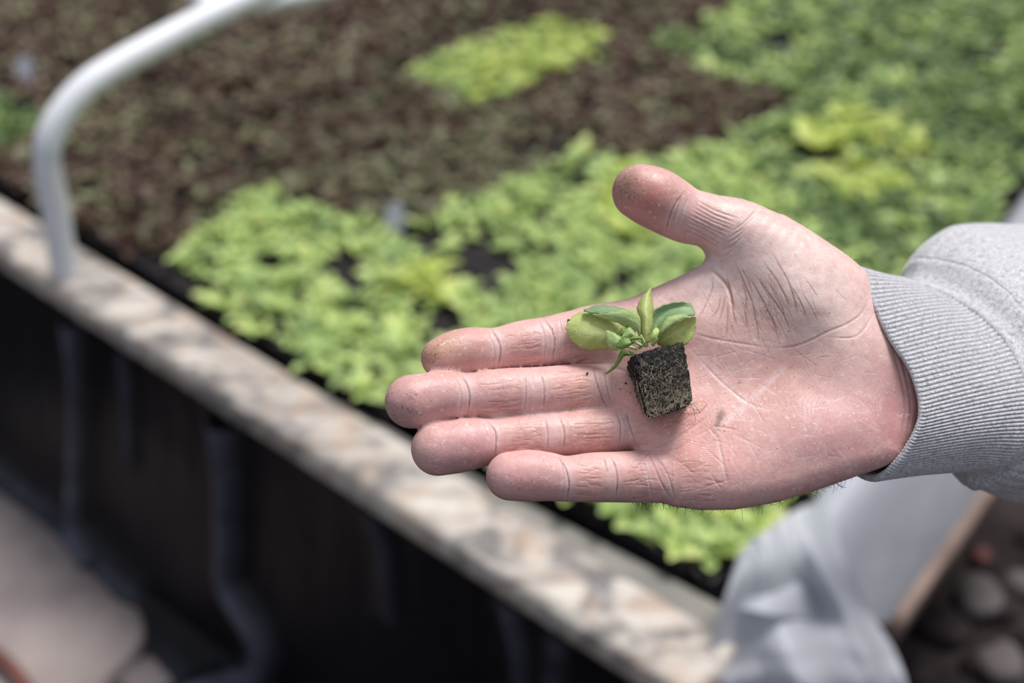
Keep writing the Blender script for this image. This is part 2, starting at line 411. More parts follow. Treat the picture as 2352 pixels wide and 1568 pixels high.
# clods and stones on the dark ground, lower right
def blob(name, c, r, mat, seed, flat=.6):
    nu, nv = 14, 20
    th = np.linspace(0.02, math.pi-.02, nu)[:, None]; ph = np.linspace(0, 2*math.pi, nv, endpoint=False)[None]
    D = np.stack([np.sin(th)*np.cos(ph), np.sin(th)*np.sin(ph), np.cos(th)+0*ph], -1)
    k = 1 + .22*fbm(D[..., 0]*2.4+seed, D[..., 1]*2.4+D[..., 2]*2, seed, 3)
    V = D*k[..., None]*r*np.array([1, 1, flat])
    return obj(name, (V+c).reshape(-1, 3), grid_faces(nu, nv, True), mat)
for i, (x, y, r, mt, lb) in enumerate(((2250, 1370, .034, M_STONE, 'larger grey stone on the dark earth below the sleeve'), (2340, 1340, .022, M_STONE, 'smaller grey stone on the dark earth beside the larger one'),
                                   (2300, 1520, .03, M_STONE, 'small grey stone on the dark earth near the bottom right corner'), (2255, 1275, .014, M_RED, 'small reddish brown clod on the dark earth under the sleeve'))):
    c = G(x, y, GZ+.02); tag(blob('stone' if mt is M_STONE else 'earth_clod', c, r, mt, 50+i), lb, 'stone' if mt is M_STONE else 'clod')
for i in range(16):
    x, y = rnd.uniform(2090, 2440), rnd.uniform(1160, 1600); r = rnd.uniform(.015, .035)
    tag(blob('earth_clod', G(x, y, GZ+.01), r, M_GROUND, 70+i), 'dark brown clod of earth on the ground beyond the side board', 'clod', 'dark clods on the bare earth')
pts = catmull([G(-60, 1470, GZ+.062), G(10, 1520, GZ+.064), G(60, 1580, GZ+.062), G(100, 1660, GZ+.062), G(116, 1790, GZ+.058), G(130, 1900, GZ+.012), G(60, 2300, GZ+.012), G(-200, 2700, GZ+.012)], 50)
V, F = tube(pts, .009, 10); tag(obj('hose', V, F, M_RED), 'faded red hose lying on the paving slab in the bottom left corner', 'hose')

# ------------------------------------------------------------------ hoop pipes over the bed
def hoop(base_px, pts, label, r=.017):
    P = catmull(pts, 100); V, F = tube(P, r, 20)
    return tag(obj('hoop_pipe', V, F, M_PIPE, origin=P[0]), label, 'pipe')
b0 = G(152, 625, .0)
def rise(px, py, adv):      # point in the plane of the hoop, which runs across the bed along BD
    dr = ray(px, py); t = ((b0-CAMP)@AD)/(dr@AD); return CAMP+dr*t
hp = [b0+[0, 0, -.03], b0+[0, 0, .02]] + [rise(*p, 0) for p in ((127, 480), (108, 370), (128, 285), (190, 205), (270, 150), (370, 95), (480, 38), (600, -20), (760, -110))]; pe = hp[-1]; hp += [pe+BD*t_+np.array([0, 0, z_]) for t_, z_ in ((.25, .07), (.6, .09), (.95, .05), (1.2, -.05), (1.3, -.2), (1.32, -.42))]
hoop(None, hp, 'pale grey bent pipe standing on the weathered plank in the upper left')
q = [G(380, -330, 0), G(395, -180, .12), G(425, -60, .19), G(470, 4, .18), G(560, 12, .17), (G(680, -6, .17)), G(800, -40, .17), G(1100, -160, .17), G(1500, -330, .17)]
hoop(None, q, 'white pipe crossing the far end of the bed behind the bent pipe', .014)

# ------------------------------------------------------------------ plug trays and seedlings
def inside(poly, x, y):
    x = np.asarray(x); y = np.asarray(y); c = np.zeros(x.shape, bool); n = len(poly)
    for i in range(n):
        (xa, ya), (xb, yb) = poly[i], poly[i-1]
        cond = ((ya > y) != (yb > y)) & (x < (xb-xa)*(y-ya)/((yb-ya) if yb != ya else 1e-9) + xa)
        c ^= cond
    return c
RED_POLY = [(-900, -900), (1900, -900), (1720, -60), (1640, 30), (1500, 85), (1600, 140), (1830, 205), (1740, 250), (1640, 310), (1500, 362), (1420, 330), (1340, 318), (1230, 380), (1140, 420), (1040, 440), (950, 510), (820, 500), (740, 450), (650, 420), (560, 430), (500, 490), (400, 560), (300, 575), (-900, 1000)]
PATCH = [(915, 155), (1275, 25), (1400, 85), (1110, 228)]
SMALLG = [(-200, 180), (0, 205), (95, 265), (60, 305), (-100, 330), (-300, 320)]
BARE = [[(150, 540), (330, 545), (400, 560), (440, 620), (460, 680), (300, 640)], [(900, 520), (1000, 490), (1110, 500), (1180, 545), (1185, 650), (1110, 685), (1040, 625), (1000, 575), (930, 555)], [(945, 700), (1035, 690), (1050, 730), (985, 750)],
        [(1270, 300), (1200, 330), (1400, 350), (1500, 362), (1420, 330)], [(1640, 300), (1700, 265), (1840, 195), (1845, 215), (1740, 270), (1660, 320)], [(-100, 110), (20, 150), (110, 240), (90, 250), (0, 180), (-100, 140)]]
YEL = [[(920, 560), (1000, 590), (1030, 680), (960, 720), (900, 640)], [(1850, 240), (2000, 230), (2120, 300), (2100, 440), (1950, 440), (1880, 360)], [(1380, 420), (1470, 330), (1460, 520), (1400, 560)]]
OLIVE = [[(880, 330), (1130, 260), (1230, 250), (1340, 300), (1230, 380), (1140, 420), (1040, 440), (950, 500), (800, 480), (840, 400)], [(1120, 220), (1230, 230), (1260, 300), (1130, 280)]]
MIDP = [(1500, 85), (1700, -80), (2600, -200), (2600, 700), (2050, 640), (1900, 560), (1800, 420), (1700, 330), (1840, 205)]
GREEN_FRONT = [(380, 560), (560, 430), (760, 460), (930, 560), (1010, 700), (900, 900), (700, 800), (400, 640)]

def leaf_mesh(L, W, bend, cup, n=5):
    """one leaf from the origin, rising and arching over +x; returns V (n*3,3), F"""
    t = np.linspace(0, 1, n); wdt = W*np.sin(np.clip(t*.86+.1, 0, 1)*math.pi)**.8; wdt[0] = W*.14; wdt[-1] = W*.25
    ang = bend[0] + (bend[1]-bend[0])*t
    x = np.concatenate([[0], np.cumsum(np.cos(ang[:-1])*L/(n-1))]); z = np.concatenate([[0], np.cumsum(np.sin(ang[:-1])*L/(n-1))])
    V = np.stack([np.stack([x-0*x, s*wdt*.5, z], -1) for s in (-1, 0, 1)], 1)
    for j in (0, 2): V[:, j, 2] += cup*wdt*np.abs(np.cos(ang)); V[:, j, 0] -= cup*wdt*np.sin(ang)*.8
    return V.reshape(-1, 3), grid_faces(n, 3)
def plant_mesh(seed, size=1.0, nl=6, up=1.0):
    r = np.random.default_rng(seed); Vs, Fs, lf, off = [], [], [], 0
    for i in range(nl):
        a = i*2.4 + r.uniform(-.4, .4); k = 1-.09*i
        L = .036*size*r.uniform(.8, 1.15)*k; W = .021*size*r.uniform(.8, 1.15)*k
        st = r.uniform(.7, 1.25)*up; V, F = leaf_mesh(L, W, (min(st, 1.5), r.uniform(-.55, .35)*1.0 + .1*i), r.uniform(.15, .4))
        c, s = math.cos(a), math.sin(a); V = V@np.array([[c, s, 0], [-s, c, 0], [0, 0, 1]])
        Vs.append(V); Fs.append(F+off); off += len(V); lf.append(np.full(len(V), r.uniform(0, 1)))
    return np.vstack(Vs), np.vstack(Fs), np.concatenate(lf)
VAR = [plant_mesh(100+i, 1, 5 + i % 3) for i in range(8)]
PROTO = {}
def proto_mesh(kind, v):
    if (kind, v) not in PROTO:
        V, F, lf = VAR[v]; me = mesh_from('lettuce_seedling', V, F); me.materials.append(KIND[kind][0])
        a = me.attributes.new('leaf', 'FLOAT', 'POINT'); a.data.foreach_set('value', lf.astype(np.float32)); PROTO[kind, v] = me
    return PROTO[kind, v]

# tray lattice, aligned with the board
TB, TA, PITCHC = .50, .32, .0215          # tray length along BD, width along AD, plug pitch
O = G(930, 160); O = O*np.array([1, 1, 0])
front_line_pt = G(380, 595); fl = (front_line_pt-O)@BD
trays = []
def bed_ok(p):
    x, y = proj(p); return x, y
inner_pt = i0
def in_bed(P):
    """inside the boards (arrays of world points)"""
    d1 = -((P-i0)@sd_)                 # distance inwards from the front board
    ra, rb = G(1712, 1370), G(2440, 330); rd = (rb-ra)/np.linalg.norm(rb-ra); rn = np.cross(rd, [0, 0, 1])
    d2 = -((P-ra)@rn)
    return d1, d2
LA, LB = G(850, 960)@ax, G(1400, 1294)@ax
cells = []
for ia in range(-8, 10):
    for ib in range(-6, 8):
        org = O + AD*(ia*(TA+.006)) + BD*(ib*(TB+.006) + (fl % (TB+.006)))
        cen = org + AD*TA/2 + BD*TB/2
        corners = [org, org+AD*TA, org+AD*TA+BD*TB, org+BD*TB]
        px = np.array([proj(c) for c in corners]); depth = [(c-CAMP)@FWD for c in corners]
        if min(depth) < .3: continue
        if px[:, 0].max() < -120 or px[:, 0].min() > 2500 or px[:, 1].max() < -260 or px[:, 1].min() > 1700: continue
        na, nb = int(TA/PITCHC), int(TB/PITCHC)
        aa, bb = np.meshgrid(np.arange(na), np.arange(nb), indexing='ij')
        pa = TA/na; pb = TB/nb
        P = org + ((aa+.5)*pa)[..., None]*AD + ((bb+.5)*pb)[..., None]*BD
        d1, d2 = in_bed(P)
        ok = (d1 > .030+.016*np.clip((P@ax-LA)/(LB-LA), 0, 1)) & (d2 > .02)
        if ok.sum() < 4: continue
        full = ok.all()
        trays.append((org, na, nb, pa, pb, ok)); cells.append(P[ok])

def weld(V, F):
    V = np.asarray(V); _, first, inv = np.unique(np.round(V*2e5).astype(np.int64), axis=0, return_index=True, return_inverse=True); inv = inv.ravel()
    return V[first], [tuple(inv[list(f)]) for f in F]
def tray_mesh(org, na, nb, pa, pb, ok):
    """black tray: webs around the plugs (only where the tray lies inside the boards), soil as a second mesh"""
    Vs, Fs, Vs2, Fs2, off, off2 = [], [], [], [], 0, 0
    for i in range(na):
        for j in range(nb):
            if not ok[i, j]: continue
            def q(u, v, z): return org + AD*((i+u)*pa) + BD*((j+v)*pb) + np.array([0, 0, z])
            e = .10
            o4 = [q(0, 0, 0), q(1, 0, 0), q(1, 1, 0), q(0, 1, 0)]; i4 = [q(e, e, 0), q(1-e, e, 0), q(1-e, 1-e, 0), q(e, 1-e, 0)]
            b4 = [q(e+.08, e+.08, -.012), q(1-e-.08, e+.08, -.012), q(1-e-.08, 1-e-.08, -.012), q(e+.08, 1-e-.08, -.012)]
            l4 = [q(0, 0, -.04), q(1, 0, -.04), q(1, 1, -.04), q(0, 1, -.04)]
            Vs += o4+i4+b4+l4
            for k in range(4):
                k2 = (k+1) % 4
                Fs.append((off+k, off+k2, off+4+k2, off+4+k)); Fs.append((off+4+k, off+4+k2, off+8+k2, off+8+k))
            for k, (di, dj) in enumerate(((0, -1), (1, 0), (0, 1), (-1, 0))):
                ni, nj = i+di, j+dj
                if 0 <= ni < na and 0 <= nj < nb and ok[ni, nj]: continue
                k2 = (k+1) % 4; Fs.append((off+k2, off+k, off+12+k, off+12+k2))
            off += 16
            z = -.004+rnd.uniform(-.002, .002)
            m4 = [q(e+.03, e+.03, z), q(1-e-.03, e+.03, z), q(1-e-.03, 1-e-.03, z), q(e+.03, 1-e-.03, z), q(.5, .5, z+.004)]
            Vs2 += m4; Fs2 += [(off2+k, off2+(k+1) % 4, off2+4) for k in range(4)]; off2 += 5
    return (Vs, Fs), (Vs2, Fs2)

P = np.vstack(cells)
P = P + rng.normal(0, .0035, P.shape)*np.array([1, 1, 0])
PX, PY = [], []
for p in P:
    x, y = proj(p+np.array([0, 0, .02])); PX.append(x); PY.append(y)
PX = np.array(PX); PY = np.array(PY)
kinds = np.full(len(P), 'green', dtype='<U8')
kinds[inside(MIDP, PX, PY)] = 'mid'
r01 = rng.random(len(P))
kinds[inside(RED_POLY, PX, PY)] = 'red'
far_mid = (kinds == 'mid') & (r01 < .25); kinds[far_mid] = 'green'
for poly in OLIVE:
    mk = inside(poly, PX, PY); kinds[mk & (r01 < .75)] = 'olive'
kinds[(kinds == 'red') & (r01 > .80)] = 'olive'
for poly in YEL:
    mk = inside(poly, PX, PY) & (kinds != 'red'); kinds[mk & (r01 < .7)] = 'yellow'
kinds[inside(PATCH, PX, PY)] = 'green'; kinds[inside(PATCH, PX, PY) & (r01 < .55)] = 'yellow'
kinds[inside(SMALLG, PX, PY)] = 'mid'
keep = np.ones(len(P), bool)
for poly in BARE: keep &= ~(inside(poly, PX, PY) & (rng.random(len(P)) < .93))
gapn = fbm(P[:, 0]*22, P[:, 1]*22, 61, 3)
greenish = ~np.isin(kinds, ['red', 'olive'])
keep &= ~(greenish & (gapn > np.where(kinds == 'mid', .46, .58)) & (~inside(PATCH, PX, PY)))
keep &= rng.random(len(P)) > .08
vis = (PX > -420) & (PX < 2650) & (PY > -330) & (PY < 1640)
keep &= vis
P, PX, PY, kinds, r01 = P[keep], PX[keep], PY[keep], kinds[keep], r01[keep]
depth = (P-CAMP)@FWD
fam = np.where(np.isin(kinds, ['red', 'olive']), 'red', 'green')
# hidden behind the hand and sleeve: not worth an individual
HAND_COVER = [(1500, 420), (1750, 500), (2000, 640), (2120, 650), (2352, 540), (2352, 1120), (1980, 1060), (1600, 1130), (1150, 1130), (960, 1000), (980, 850), (1340, 740), (1600, 600)]
hidden = inside(HAND_COVER, PX, PY)
scale = .80*rng.uniform(.75, 1.2, len(P))*np.where(kinds == 'yellow', 1.25, 1.0)*np.where(fam == 'green', 1.08, 1.0)
rotz = rng.uniform(0, 6.283, len(P)); tilt = rng.normal(0, .16, (len(P), 2)); vi = rng.integers(0, len(VAR), len(P))
indiv = np.zeros(len(P), bool)
for f in ('green', 'red'):
    idx = np.where((fam == f) & ~hidden & (PX > 0) & (PX < 2352) & (PY > 0) & (PY < 1568))[0]
    idx = idx[np.argsort(depth[idx])][:298]; indiv[idx] = True
GINFO = {'front': ('bright green lettuce seedling in the trays along the pale weathered plank', 'green seedlings along the plank'),
         'mid': ('bright green lettuce seedling in the trays behind the open hand', 'green seedlings behind the hand'),
         'low': ('bright green lettuce seedling below the hand, beside the white plastic sheet', 'green seedlings by the plastic sheet'),
         'red': ('red-brown lettuce seedling in the trays between the bent pipe and the green seedlings', 'red-brown seedlings'),
         'olive': ('dull olive lettuce seedling standing among the red-brown ones', 'olive seedlings among the red ones'),
         'yellow': ('yellowish green lettuce seedling standing out among the greener ones', 'yellowish seedlings')}
from mathutils import Euler
def pick(i):
    if kinds[i] in ('red', 'olive', 'yellow'): return str(kinds[i])
    if PY[i] > 1000: return 'low'
    return 'front' if PX[i] < 1060 else 'mid'
for i in np.where(indiv)[0]:
    o = bpy.data.objects.new('red_lettuce_seedling' if fam[i] == 'red' else 'lettuce_seedling', proto_mesh(str(kinds[i]), int(vi[i]))); COL.objects.link(o)
    o.location = P[i] + np.array([0, 0, -.003]); o.rotation_euler = (tilt[i, 0], tilt[i, 1], rotz[i]); o.scale = (scale[i],)*3
    lb, gr = GINFO[pick(i)]; tag(o, lb, 'seedling', gr)
rest = {}
for f in ('green', 'red'):
    Vs, Fs, lf, rn, mi, off = [], [], [], [], [], 0
    mats = [k for k in KIND if (k in ('red', 'olive')) == (f == 'red')]
    for i in np.where((fam == f) & ~indiv)[0]:
        V, F, l_ = VAR[int(vi[i])]
        R = np.array(Euler((tilt[i, 0], tilt[i, 1], rotz[i])).to_matrix())
        Vs.append(V@R.T*scale[i] + P[i] + [0, 0, -.003]); Fs.append(F+off); off += len(V); lf.append(l_)
        rn.append(np.full(len(V), rng.random())); mi.append(np.full(len(F), mats.index(str(kinds[i]))))
    o = obj('lettuce_seedlings' if f == 'green' else 'red_lettuce_seedlings', np.vstack(Vs), np.vstack(Fs), [KIND[k][1] for k in mats])
    attr(o, 'leaf', np.concatenate(lf)); attr(o, 'rnd', np.concatenate(rn))
    o.data.polygons.foreach_set('material_index', np.concatenate(mi).astype(np.int32))
    tag(o, 'carpet of %s lettuce seedlings filling the farther trays' % ('green' if f == 'green' else 'red-brown'), 'seedlings', kind='stuff')
for org, na, nb, pa, pb, ok in trays:
    (Vs, Fs), (Vs2, Fs2) = tray_mesh(org, na, nb, pa, pb, ok)
    cen = np.array(Vs).mean(0); cx, cy = proj(cen)
    if cx < -40 or cx > 2400 or cy < -40 or cy > 1600: pass
    Vs, Fs = weld(Vs, Fs); t = obj('plug_tray', Vs, Fs, M_TRAY, smooth=False)
    isred = bool(inside(RED_POLY, np.array([cx]), np.array([cy]))[0])
    tag(t, 'black plug tray planted with %s lettuce seedlings' % ('red-brown' if isred else 'green'), 'tray', 'plug trays of %s seedlings' % ('red-brown' if isred else 'green'))
    obj('soil', Vs2, Fs2, M_SOIL, t, smooth=False)

# small white plant label among the seedlings, weed at the liner's foot
def label_card(px, py, name, lb, sx=.012, h=.05):
    b = G(px, py, 0); d = AD*.8+BD*.6; d /= np.linalg.norm(d); n = np.cross(d, [0, 0, 1]); tlt = np.array([0, 0, 1])*.7+n*-.5
    pr = [(-sx, 0), (-sx, h*.8), (-sx*.5, h), (sx*.5, h), (sx, h*.8), (sx, 0), (.002, -.02), (-.002, -.02)]
    V = [b+d*u+tlt*v + n*s for s in (-.0006, .0006) for u, v in pr]
    F = [tuple(range(7, -1, -1)), tuple(range(8, 16))]+[(i, (i+1) % 8, 8+(i+1) % 8, 8+i) for i in range(8)]
    tag(obj(name, V, F, M_FILM, smooth=False), lb, 'label')
label_card(905, 540, 'plant_label', 'small white plant label stuck in the bare soil between green seedlings')
label_card(55, 205, 'plant_label', 'small pale plant label in the dark gap at the upper left', .014, .06)
Vw, Fw, lw = plant_mesh(900, 1.6, 7, 1.2)
wd = obj('weed', Vw*.55+G(355, 1395, GZ+.03), Fw, KIND['olive'][1]); attr(wd, 'leaf', lw); attr(wd, 'rnd', np.full(len(Vw), .3))
tag(wd, 'small green weed at the foot of the black liner', 'weed')

# ------------------------------------------------------------------ the hand: an implicit surface, meshed and then creased
def chain(pts, n=5, flat=1.0):
    """pts: (x, y, height, radius px) -> dense (m,3) centres in mm and radii in mm"""
    C = np.array([H(x, y, wv) for x, y, wv, r in pts]); R = np.array([r*(ZH*1000-c[2])/FPX for (x, y, wv, r), c in zip(pts, C)])
    m = (len(pts)-1)*n+1; Q = catmull(np.hstack([C, R[:, None]]), m)
    return Q[:, :3], Q[:, 3], flat
FING = {
 'index': [(1014, 822, 2, 47), (1045, 812, 0, 53.5), (1085, 806, -2, 55), (1140, 803, -5, 51), (1200, 792, -6.5, 56), (1262, 784, -8.5, 58), (1330, 775, -10, 65), (1400, 768, -12, 68), (1470, 780, -15, 62)],
 'middle': [(946, 922, 6, 62), (985, 914, 4.5, 59), (1030, 909, 3, 55), (1078, 908, 1, 51), (1150, 903, -1, 57), (1240, 899, -3.5, 57), (1320, 895, -7, 59), (1395, 889, -10, 56), (1480, 880, -14, 54)],
 'ring': [(1006, 1030, 3, 62), (1050, 1024, 2, 62), (1090, 1018, 1, 58), (1135, 1011, -1, 51), (1200, 1005, -3, 53), (1288, 997, -5.5, 52), (1360, 992, -8, 54), (1432, 986, -10, 51), (1510, 970, -14, 52)],
 'little': [(1172, 1093, 8, 56), (1215, 1092, 6.5, 59.5), (1255, 1094, 5, 56.5), (1300, 1099, 3, 52.5), (1360, 1096, 1, 57), (1415, 1095, -1.5, 58), (1475, 1094, -4.5, 60), (1535, 1094, -8, 59), (1610, 1085, -12, 62)],
}
THUMB = [(1470, 441, 8, 61), (1500, 453, 7, 67), (1532, 470, 5, 66), (1575, 494, 3, 61), (1632, 509, 1, 60), (1700, 541, -2, 78), (1790, 604, -4, 92), (1865, 668, -7, 98), (1918, 728, -15, 96)]
CH = {k: chain(v) for k, v in FING.items()}; CH['thumb'] = chain(THUMB)
WRIST = (np.array([H(1930, 850, -20), H(2030, 858, -31)])); WRIST = np.vstack([WRIST, WRIST[1]+[31, -4, -34], WRIST[1]+[66, -2, -67], WRIST[1]+[108, 2, -104]])
PALM_PX = [(1330, 716), (1392, 700), (1440, 691), (1520, 656), (1580, 628), (1618, 608), (1640, 600), (1680, 570), (1730, 500), (1790, 500), (1850, 540), (1920, 584), (1978, 628), (2010, 690), (2050, 775), (2088, 850), (2103, 930), (2093, 1000), (2060, 1055),
           (1960, 1086), (1880, 1115), (1780, 1146), (1680, 1164), (1600, 1165), (1545, 1156), (1500, 1120), (1495, 1060), (1470, 1035), (1440, 1010), (1430, 960), (1412, 938), (1395, 900), (1392, 850), (1380, 836), (1345, 800)]
PALM = np.array([H(x, y, -12)[:2] for x, y in PALM_PX])
MOUNDS = []      # x, y, height mm, sx, sy (px), rotation
for x, y, hgt, sx_, sy_, rot in ((1790, 640, 8.5, 150, 95, 35), (1900, 720, 5, 110, 90, 40), (1880, 985, 6.5, 190, 95, -12), (1680, 1085, 3.0, 110, 60, -5), (1620, 850, -4.0, 150, 80, 20), (1760, 880, -1.5, 120, 60, -35),
                                 (1470, 895, 1.6, 50, 50, 0), (1500, 1000, 1.8, 50, 45, 0), (1440, 775, 1.5, 60, 50, 0), (1590, 1060, 1.5, 50, 50, 0), (2060, 930, -4, 40, 160, 0), (2045, 705, -8, 65, 80, 25), (1660, 650, -2.0, 30, 60, 30), (1560, 690, -2.0, 70, 35, -30)):
    c = H(x, y, 0); a = math.radians(-rot); MOUNDS.append((c[0], c[1], hgt, sx_*MM, sy_*MM, math.cos(a), math.sin(a)))
def sd_poly(p, P):
    d = np.full(len(p), 1e9); ins = np.zeros(len(p), bool); n = len(P)
    for i in range(n):
        a, b = P[i], P[i-1]; e_ = b-a; wv = p-a
        t = np.clip((wv@e_)/(e_@e_), 0, 1); q = wv-t[:, None]*e_
        d = np.minimum(d, (q*q).sum(1))
        c = ((a[1] > p[:, 1]) != (b[1] > p[:, 1])) & (p[:, 0] < (b[0]-a[0])*(p[:, 1]-a[1])/((b[1]-a[1]) if b[1] != a[1] else 1e-9)+a[0])
        ins ^= c
    return np.where(ins, -1, 1)*np.sqrt(d)
def sd_chain(p, ch, far=14.0):
    C, R, flat = ch
    lo = (C-R[:, None]).min(0)-far; hi = (C+R[:, None]).max(0)+far
    out = np.full(len(p), far+6.0, np.float64)
    m = ((p > lo) & (p < hi)).all(1)
    if not m.any(): return out
    q = p[m]; d = np.full(len(q), 1e9)
    for i in range(len(C)-1):
        a, b = C[i], C[i+1]; e_ = b-a; t = np.clip(((q-a)@e_)/(e_@e_), 0, 1)
        dd = np.sqrt(((q-a-t[:, None]*e_)**2).sum(1)) - (R[i]+t*(R[i+1]-R[i])); d = np.minimum(d, dd)
    out[m] = np.minimum(d, far+6); return out
def smin(a, b, k):
    h = np.clip(.5+.5*(b-a)/k, 0, 1); return b+(a-b)*h-k*h*(1-h)
def sdf(p):
    x, y, z = p[:, 0], p[:, 1], p[:, 2]
    wv = z + TILT*y/1.0*1.0 - TILT*(-(850-784)*MM)*1.0     # height over the tilted palm plane
    hgt = np.zeros(len(p))
    for cx, cy, hh, sx_, sy_, ca, sa in MOUNDS:
        u = ((x-cx)*ca+(y-cy)*sa)/sx_; v = (-(x-cx)*sa+(y-cy)*ca)/sy_; hgt += hh*np.exp(-(u*u+v*v))
    # the palm: thickness about 26 mm, thinner towards the fingers
    thin = np.clip((x-H(1380, 850)[0])/60, 0, 1)
    half = 9.0+4.0*thin; cen = -10.5-3.0*thin
    rr = 8.5
    d2 = sd_poly(p[:, :2], PALM)+rr; dz = np.abs(wv-cen-hgt*.5)-(half+hgt*.5)+rr
    dz = dz*.95
    palm = np.hypot(np.maximum(d2, 0), np.maximum(dz, 0))+np.minimum(np.maximum(d2, dz), 0)-rr
    # wrist, wider than thick
    q = p.copy(); C = WRIST.copy(); q[:, 1] /= 1.22; C[:, 1] /= 1.22
    wr = sd_chain(q, (C, np.array([24, 23, 20.5, 21.5, 23.0]), 1), 30)
    d = smin(palm, wr, 7)
    d = smin(d, sd_chain(p, CH['thumb']), 7)
    full = d
    for f in ('index', 'middle', 'ring', 'little'):
        full = smin(full, smin(d, sd_chain(p, CH[f]), 4.0), .9)
    return full
def grad(p, e_=.15):
    k = np.array([[1, -1, -1], [-1, -1, 1], [-1, 1, -1], [1, 1, 1.0]]); g = 0
    for v in k: g = g + v[None]*sdf(p+v*e_)[:, None]
    return g/(4*e_)
def surface_nets(f, lo, hi, h):
    n = np.ceil((hi-lo)/h).astype(int)+1
    g = [lo[i]+h*np.arange(n[i]) for i in range(3)]
    Fv = np.empty(n, np.float64)
    for i0_ in range(0, n[0], 24):
        X, Y, Z = np.meshgrid(g[0][i0_:i0_+24], g[1], g[2], indexing='ij')
        Fv[i0_:i0_+24] = f(np.stack([X, Y, Z], -1).reshape(-1, 3)).reshape(X.shape)
    ins = Fv < 0
    c = np.zeros(n-1, np.int8); offs = [(a, b, d) for a in (0, 1) for b in (0, 1) for d in (0, 1)]
    for a, b, d in offs: c += ins[a:n[0]-1+a, b:n[1]-1+b, d:n[2]-1+d]
    act = (c > 0) & (c < 8); idx = np.argwhere(act); ids = -np.ones(n-1, np.int64); ids[act] = np.arange(len(idx))
    s = np.zeros((len(idx), 3)); cnt = np.zeros(len(idx))
    for ai, A_ in enumerate(offs):
        for B_ in offs[ai+1:]:
            if sum(abs(A_[k]-B_[k]) for k in range(3)) != 1: continue
            ia, ib = idx+A_, idx+B_; fa = Fv[tuple(ia.T)]; fb = Fv[tuple(ib.T)]; m = (fa < 0) != (fb < 0)
            t = fa[m]/(fa[m]-fb[m]); s[m] += np.array(A_)+t[:, None]*(np.array(B_)-np.array(A_)); cnt[m] += 1
    V = lo+h*(idx+s/cnt[:, None]); quads = []
    for ax_ in range(3):
        u, v = (ax_+1) % 3, (ax_+2) % 3
        sl0 = [slice(None)]*3; sl1 = [slice(None)]*3; sl0[ax_] = slice(0, -1); sl1[ax_] = slice(1, None)
        ch = ins[tuple(sl0)] != ins[tuple(sl1)]; E_ = np.argwhere(ch)
        E_ = E_[(E_[:, u] > 0) & (E_[:, v] > 0) & (E_[:, u] < n[u]-1) & (E_[:, v] < n[v]-1)]
        def cid(du, dv):
            q = E_.copy(); q[:, u] -= du; q[:, v] -= dv; return ids[tuple(q.T)]
        Q = np.stack([cid(1, 1), cid(0, 1), cid(0, 0), cid(1, 0)], 1)
        flip = ~ins[tuple(E_.T)]; Q[flip] = Q[flip][:, ::-1]; quads.append(Q)
    return V, np.vstack(quads)
def subdivide(V, Fq):
    n = len(V); E_ = np.stack([Fq, np.roll(Fq, -1, 1)], -1).reshape(-1, 2); E_ = np.sort(E_, 1)
    key = E_[:, 0]*n+E_[:, 1]; uq, first, inv = np.unique(key, return_index=True, return_inverse=True)
    inv = inv.reshape(-1, 4); mid = (V[E_[first, 0]]+V[E_[first, 1]])/2; cen = V[Fq].mean(1)
    eo = n; co = n+len(mid); ci = co+np.arange(len(Fq))
    out = [np.stack([Fq[:, k], eo+inv[:, k], ci, eo+inv[:, k-1]], 1) for k in range(4)]
    return np.vstack([V, mid, cen]), np.vstack(out)
def vnormals(V, Fq):
    fn = np.cross(V[Fq[:, 2]]-V[Fq[:, 0]], V[Fq[:, 3]]-V[Fq[:, 1]]); N = np.zeros_like(V)
    for k in range(4):
        for a in range(3): N[:, a] += np.bincount(Fq[:, k], fn[:, a], len(V))
    return N/(np.linalg.norm(N, axis=1)[:, None]+1e-12)
lo = np.array([H(870, 800)[0], H(1500, 1180, -10)[1]-6, -62.0]); hi = np.array([H(2110, 800)[0]+75, H(1470, 360, 0)[1]+6, 34.0])
lo[2] = -105; 
HV, HF = surface_nets(sdf, lo, hi, 1.25)
HV, HF = subdivide(HV, HF)
# the valleys where two fingers touch: relax them so that they read as one clean fold
fd_ = np.sort(np.stack([sd_chain(HV, CH[f]) for f in ('index', 'middle', 'ring', 'little')], 1), 1)
val_ = np.clip(2.2-fd_[:, 1], 0, 1)[:, None]
for _ in range(2):
    for a in range(0, len(HV), 200000):
        q = HV[a:a+200000]; g = grad(q); HV[a:a+200000] = q-(1-val_[a:a+200000])*np.clip(sdf(q), -.8, .8)[:, None]*g/np.maximum((g*g).sum(1), .3)[:, None]
def relax(V, it):
    for _ in range(it): V = V+val_*(smooth(V, HF, .6, 1)-V)
    return V
# soften the mesh once so that the joins read as skin
def smooth(V, Fq, lam, it):
    n = len(V)
    for _ in range(it):
        acc = np.zeros_like(V); cnt = np.zeros(n)
        for k in range(4):
            for j in (1, 3):
                cnt += np.bincount(Fq[:, k], minlength=n)
                for a in range(3): acc[:, a] += np.bincount(Fq[:, k], V[Fq[:, (k+j) % 4], a], n)
        V = V+lam*(acc/cnt[:, None]-V)
    return V
HV = relax(HV, 14); HV = smooth(HV, HF, .5, 2)
HV, HF = subdivide(HV, HF); HV = smooth(HV, HF, .5, 1)
fd_ = np.sort(np.stack([sd_chain(HV, CH[f]) for f in ('index', 'middle', 'ring', 'little')], 1), 1)
val_ = np.clip((2.6-fd_[:, 1])/1.2, 0, 1)[:, None]; HV = relax(HV, 16)
HN = vnormals(HV, HF)
if HN[np.argmax(HV[:, 2]), 2] < 0: HF = HF[:, ::-1].copy(); HN = -HN
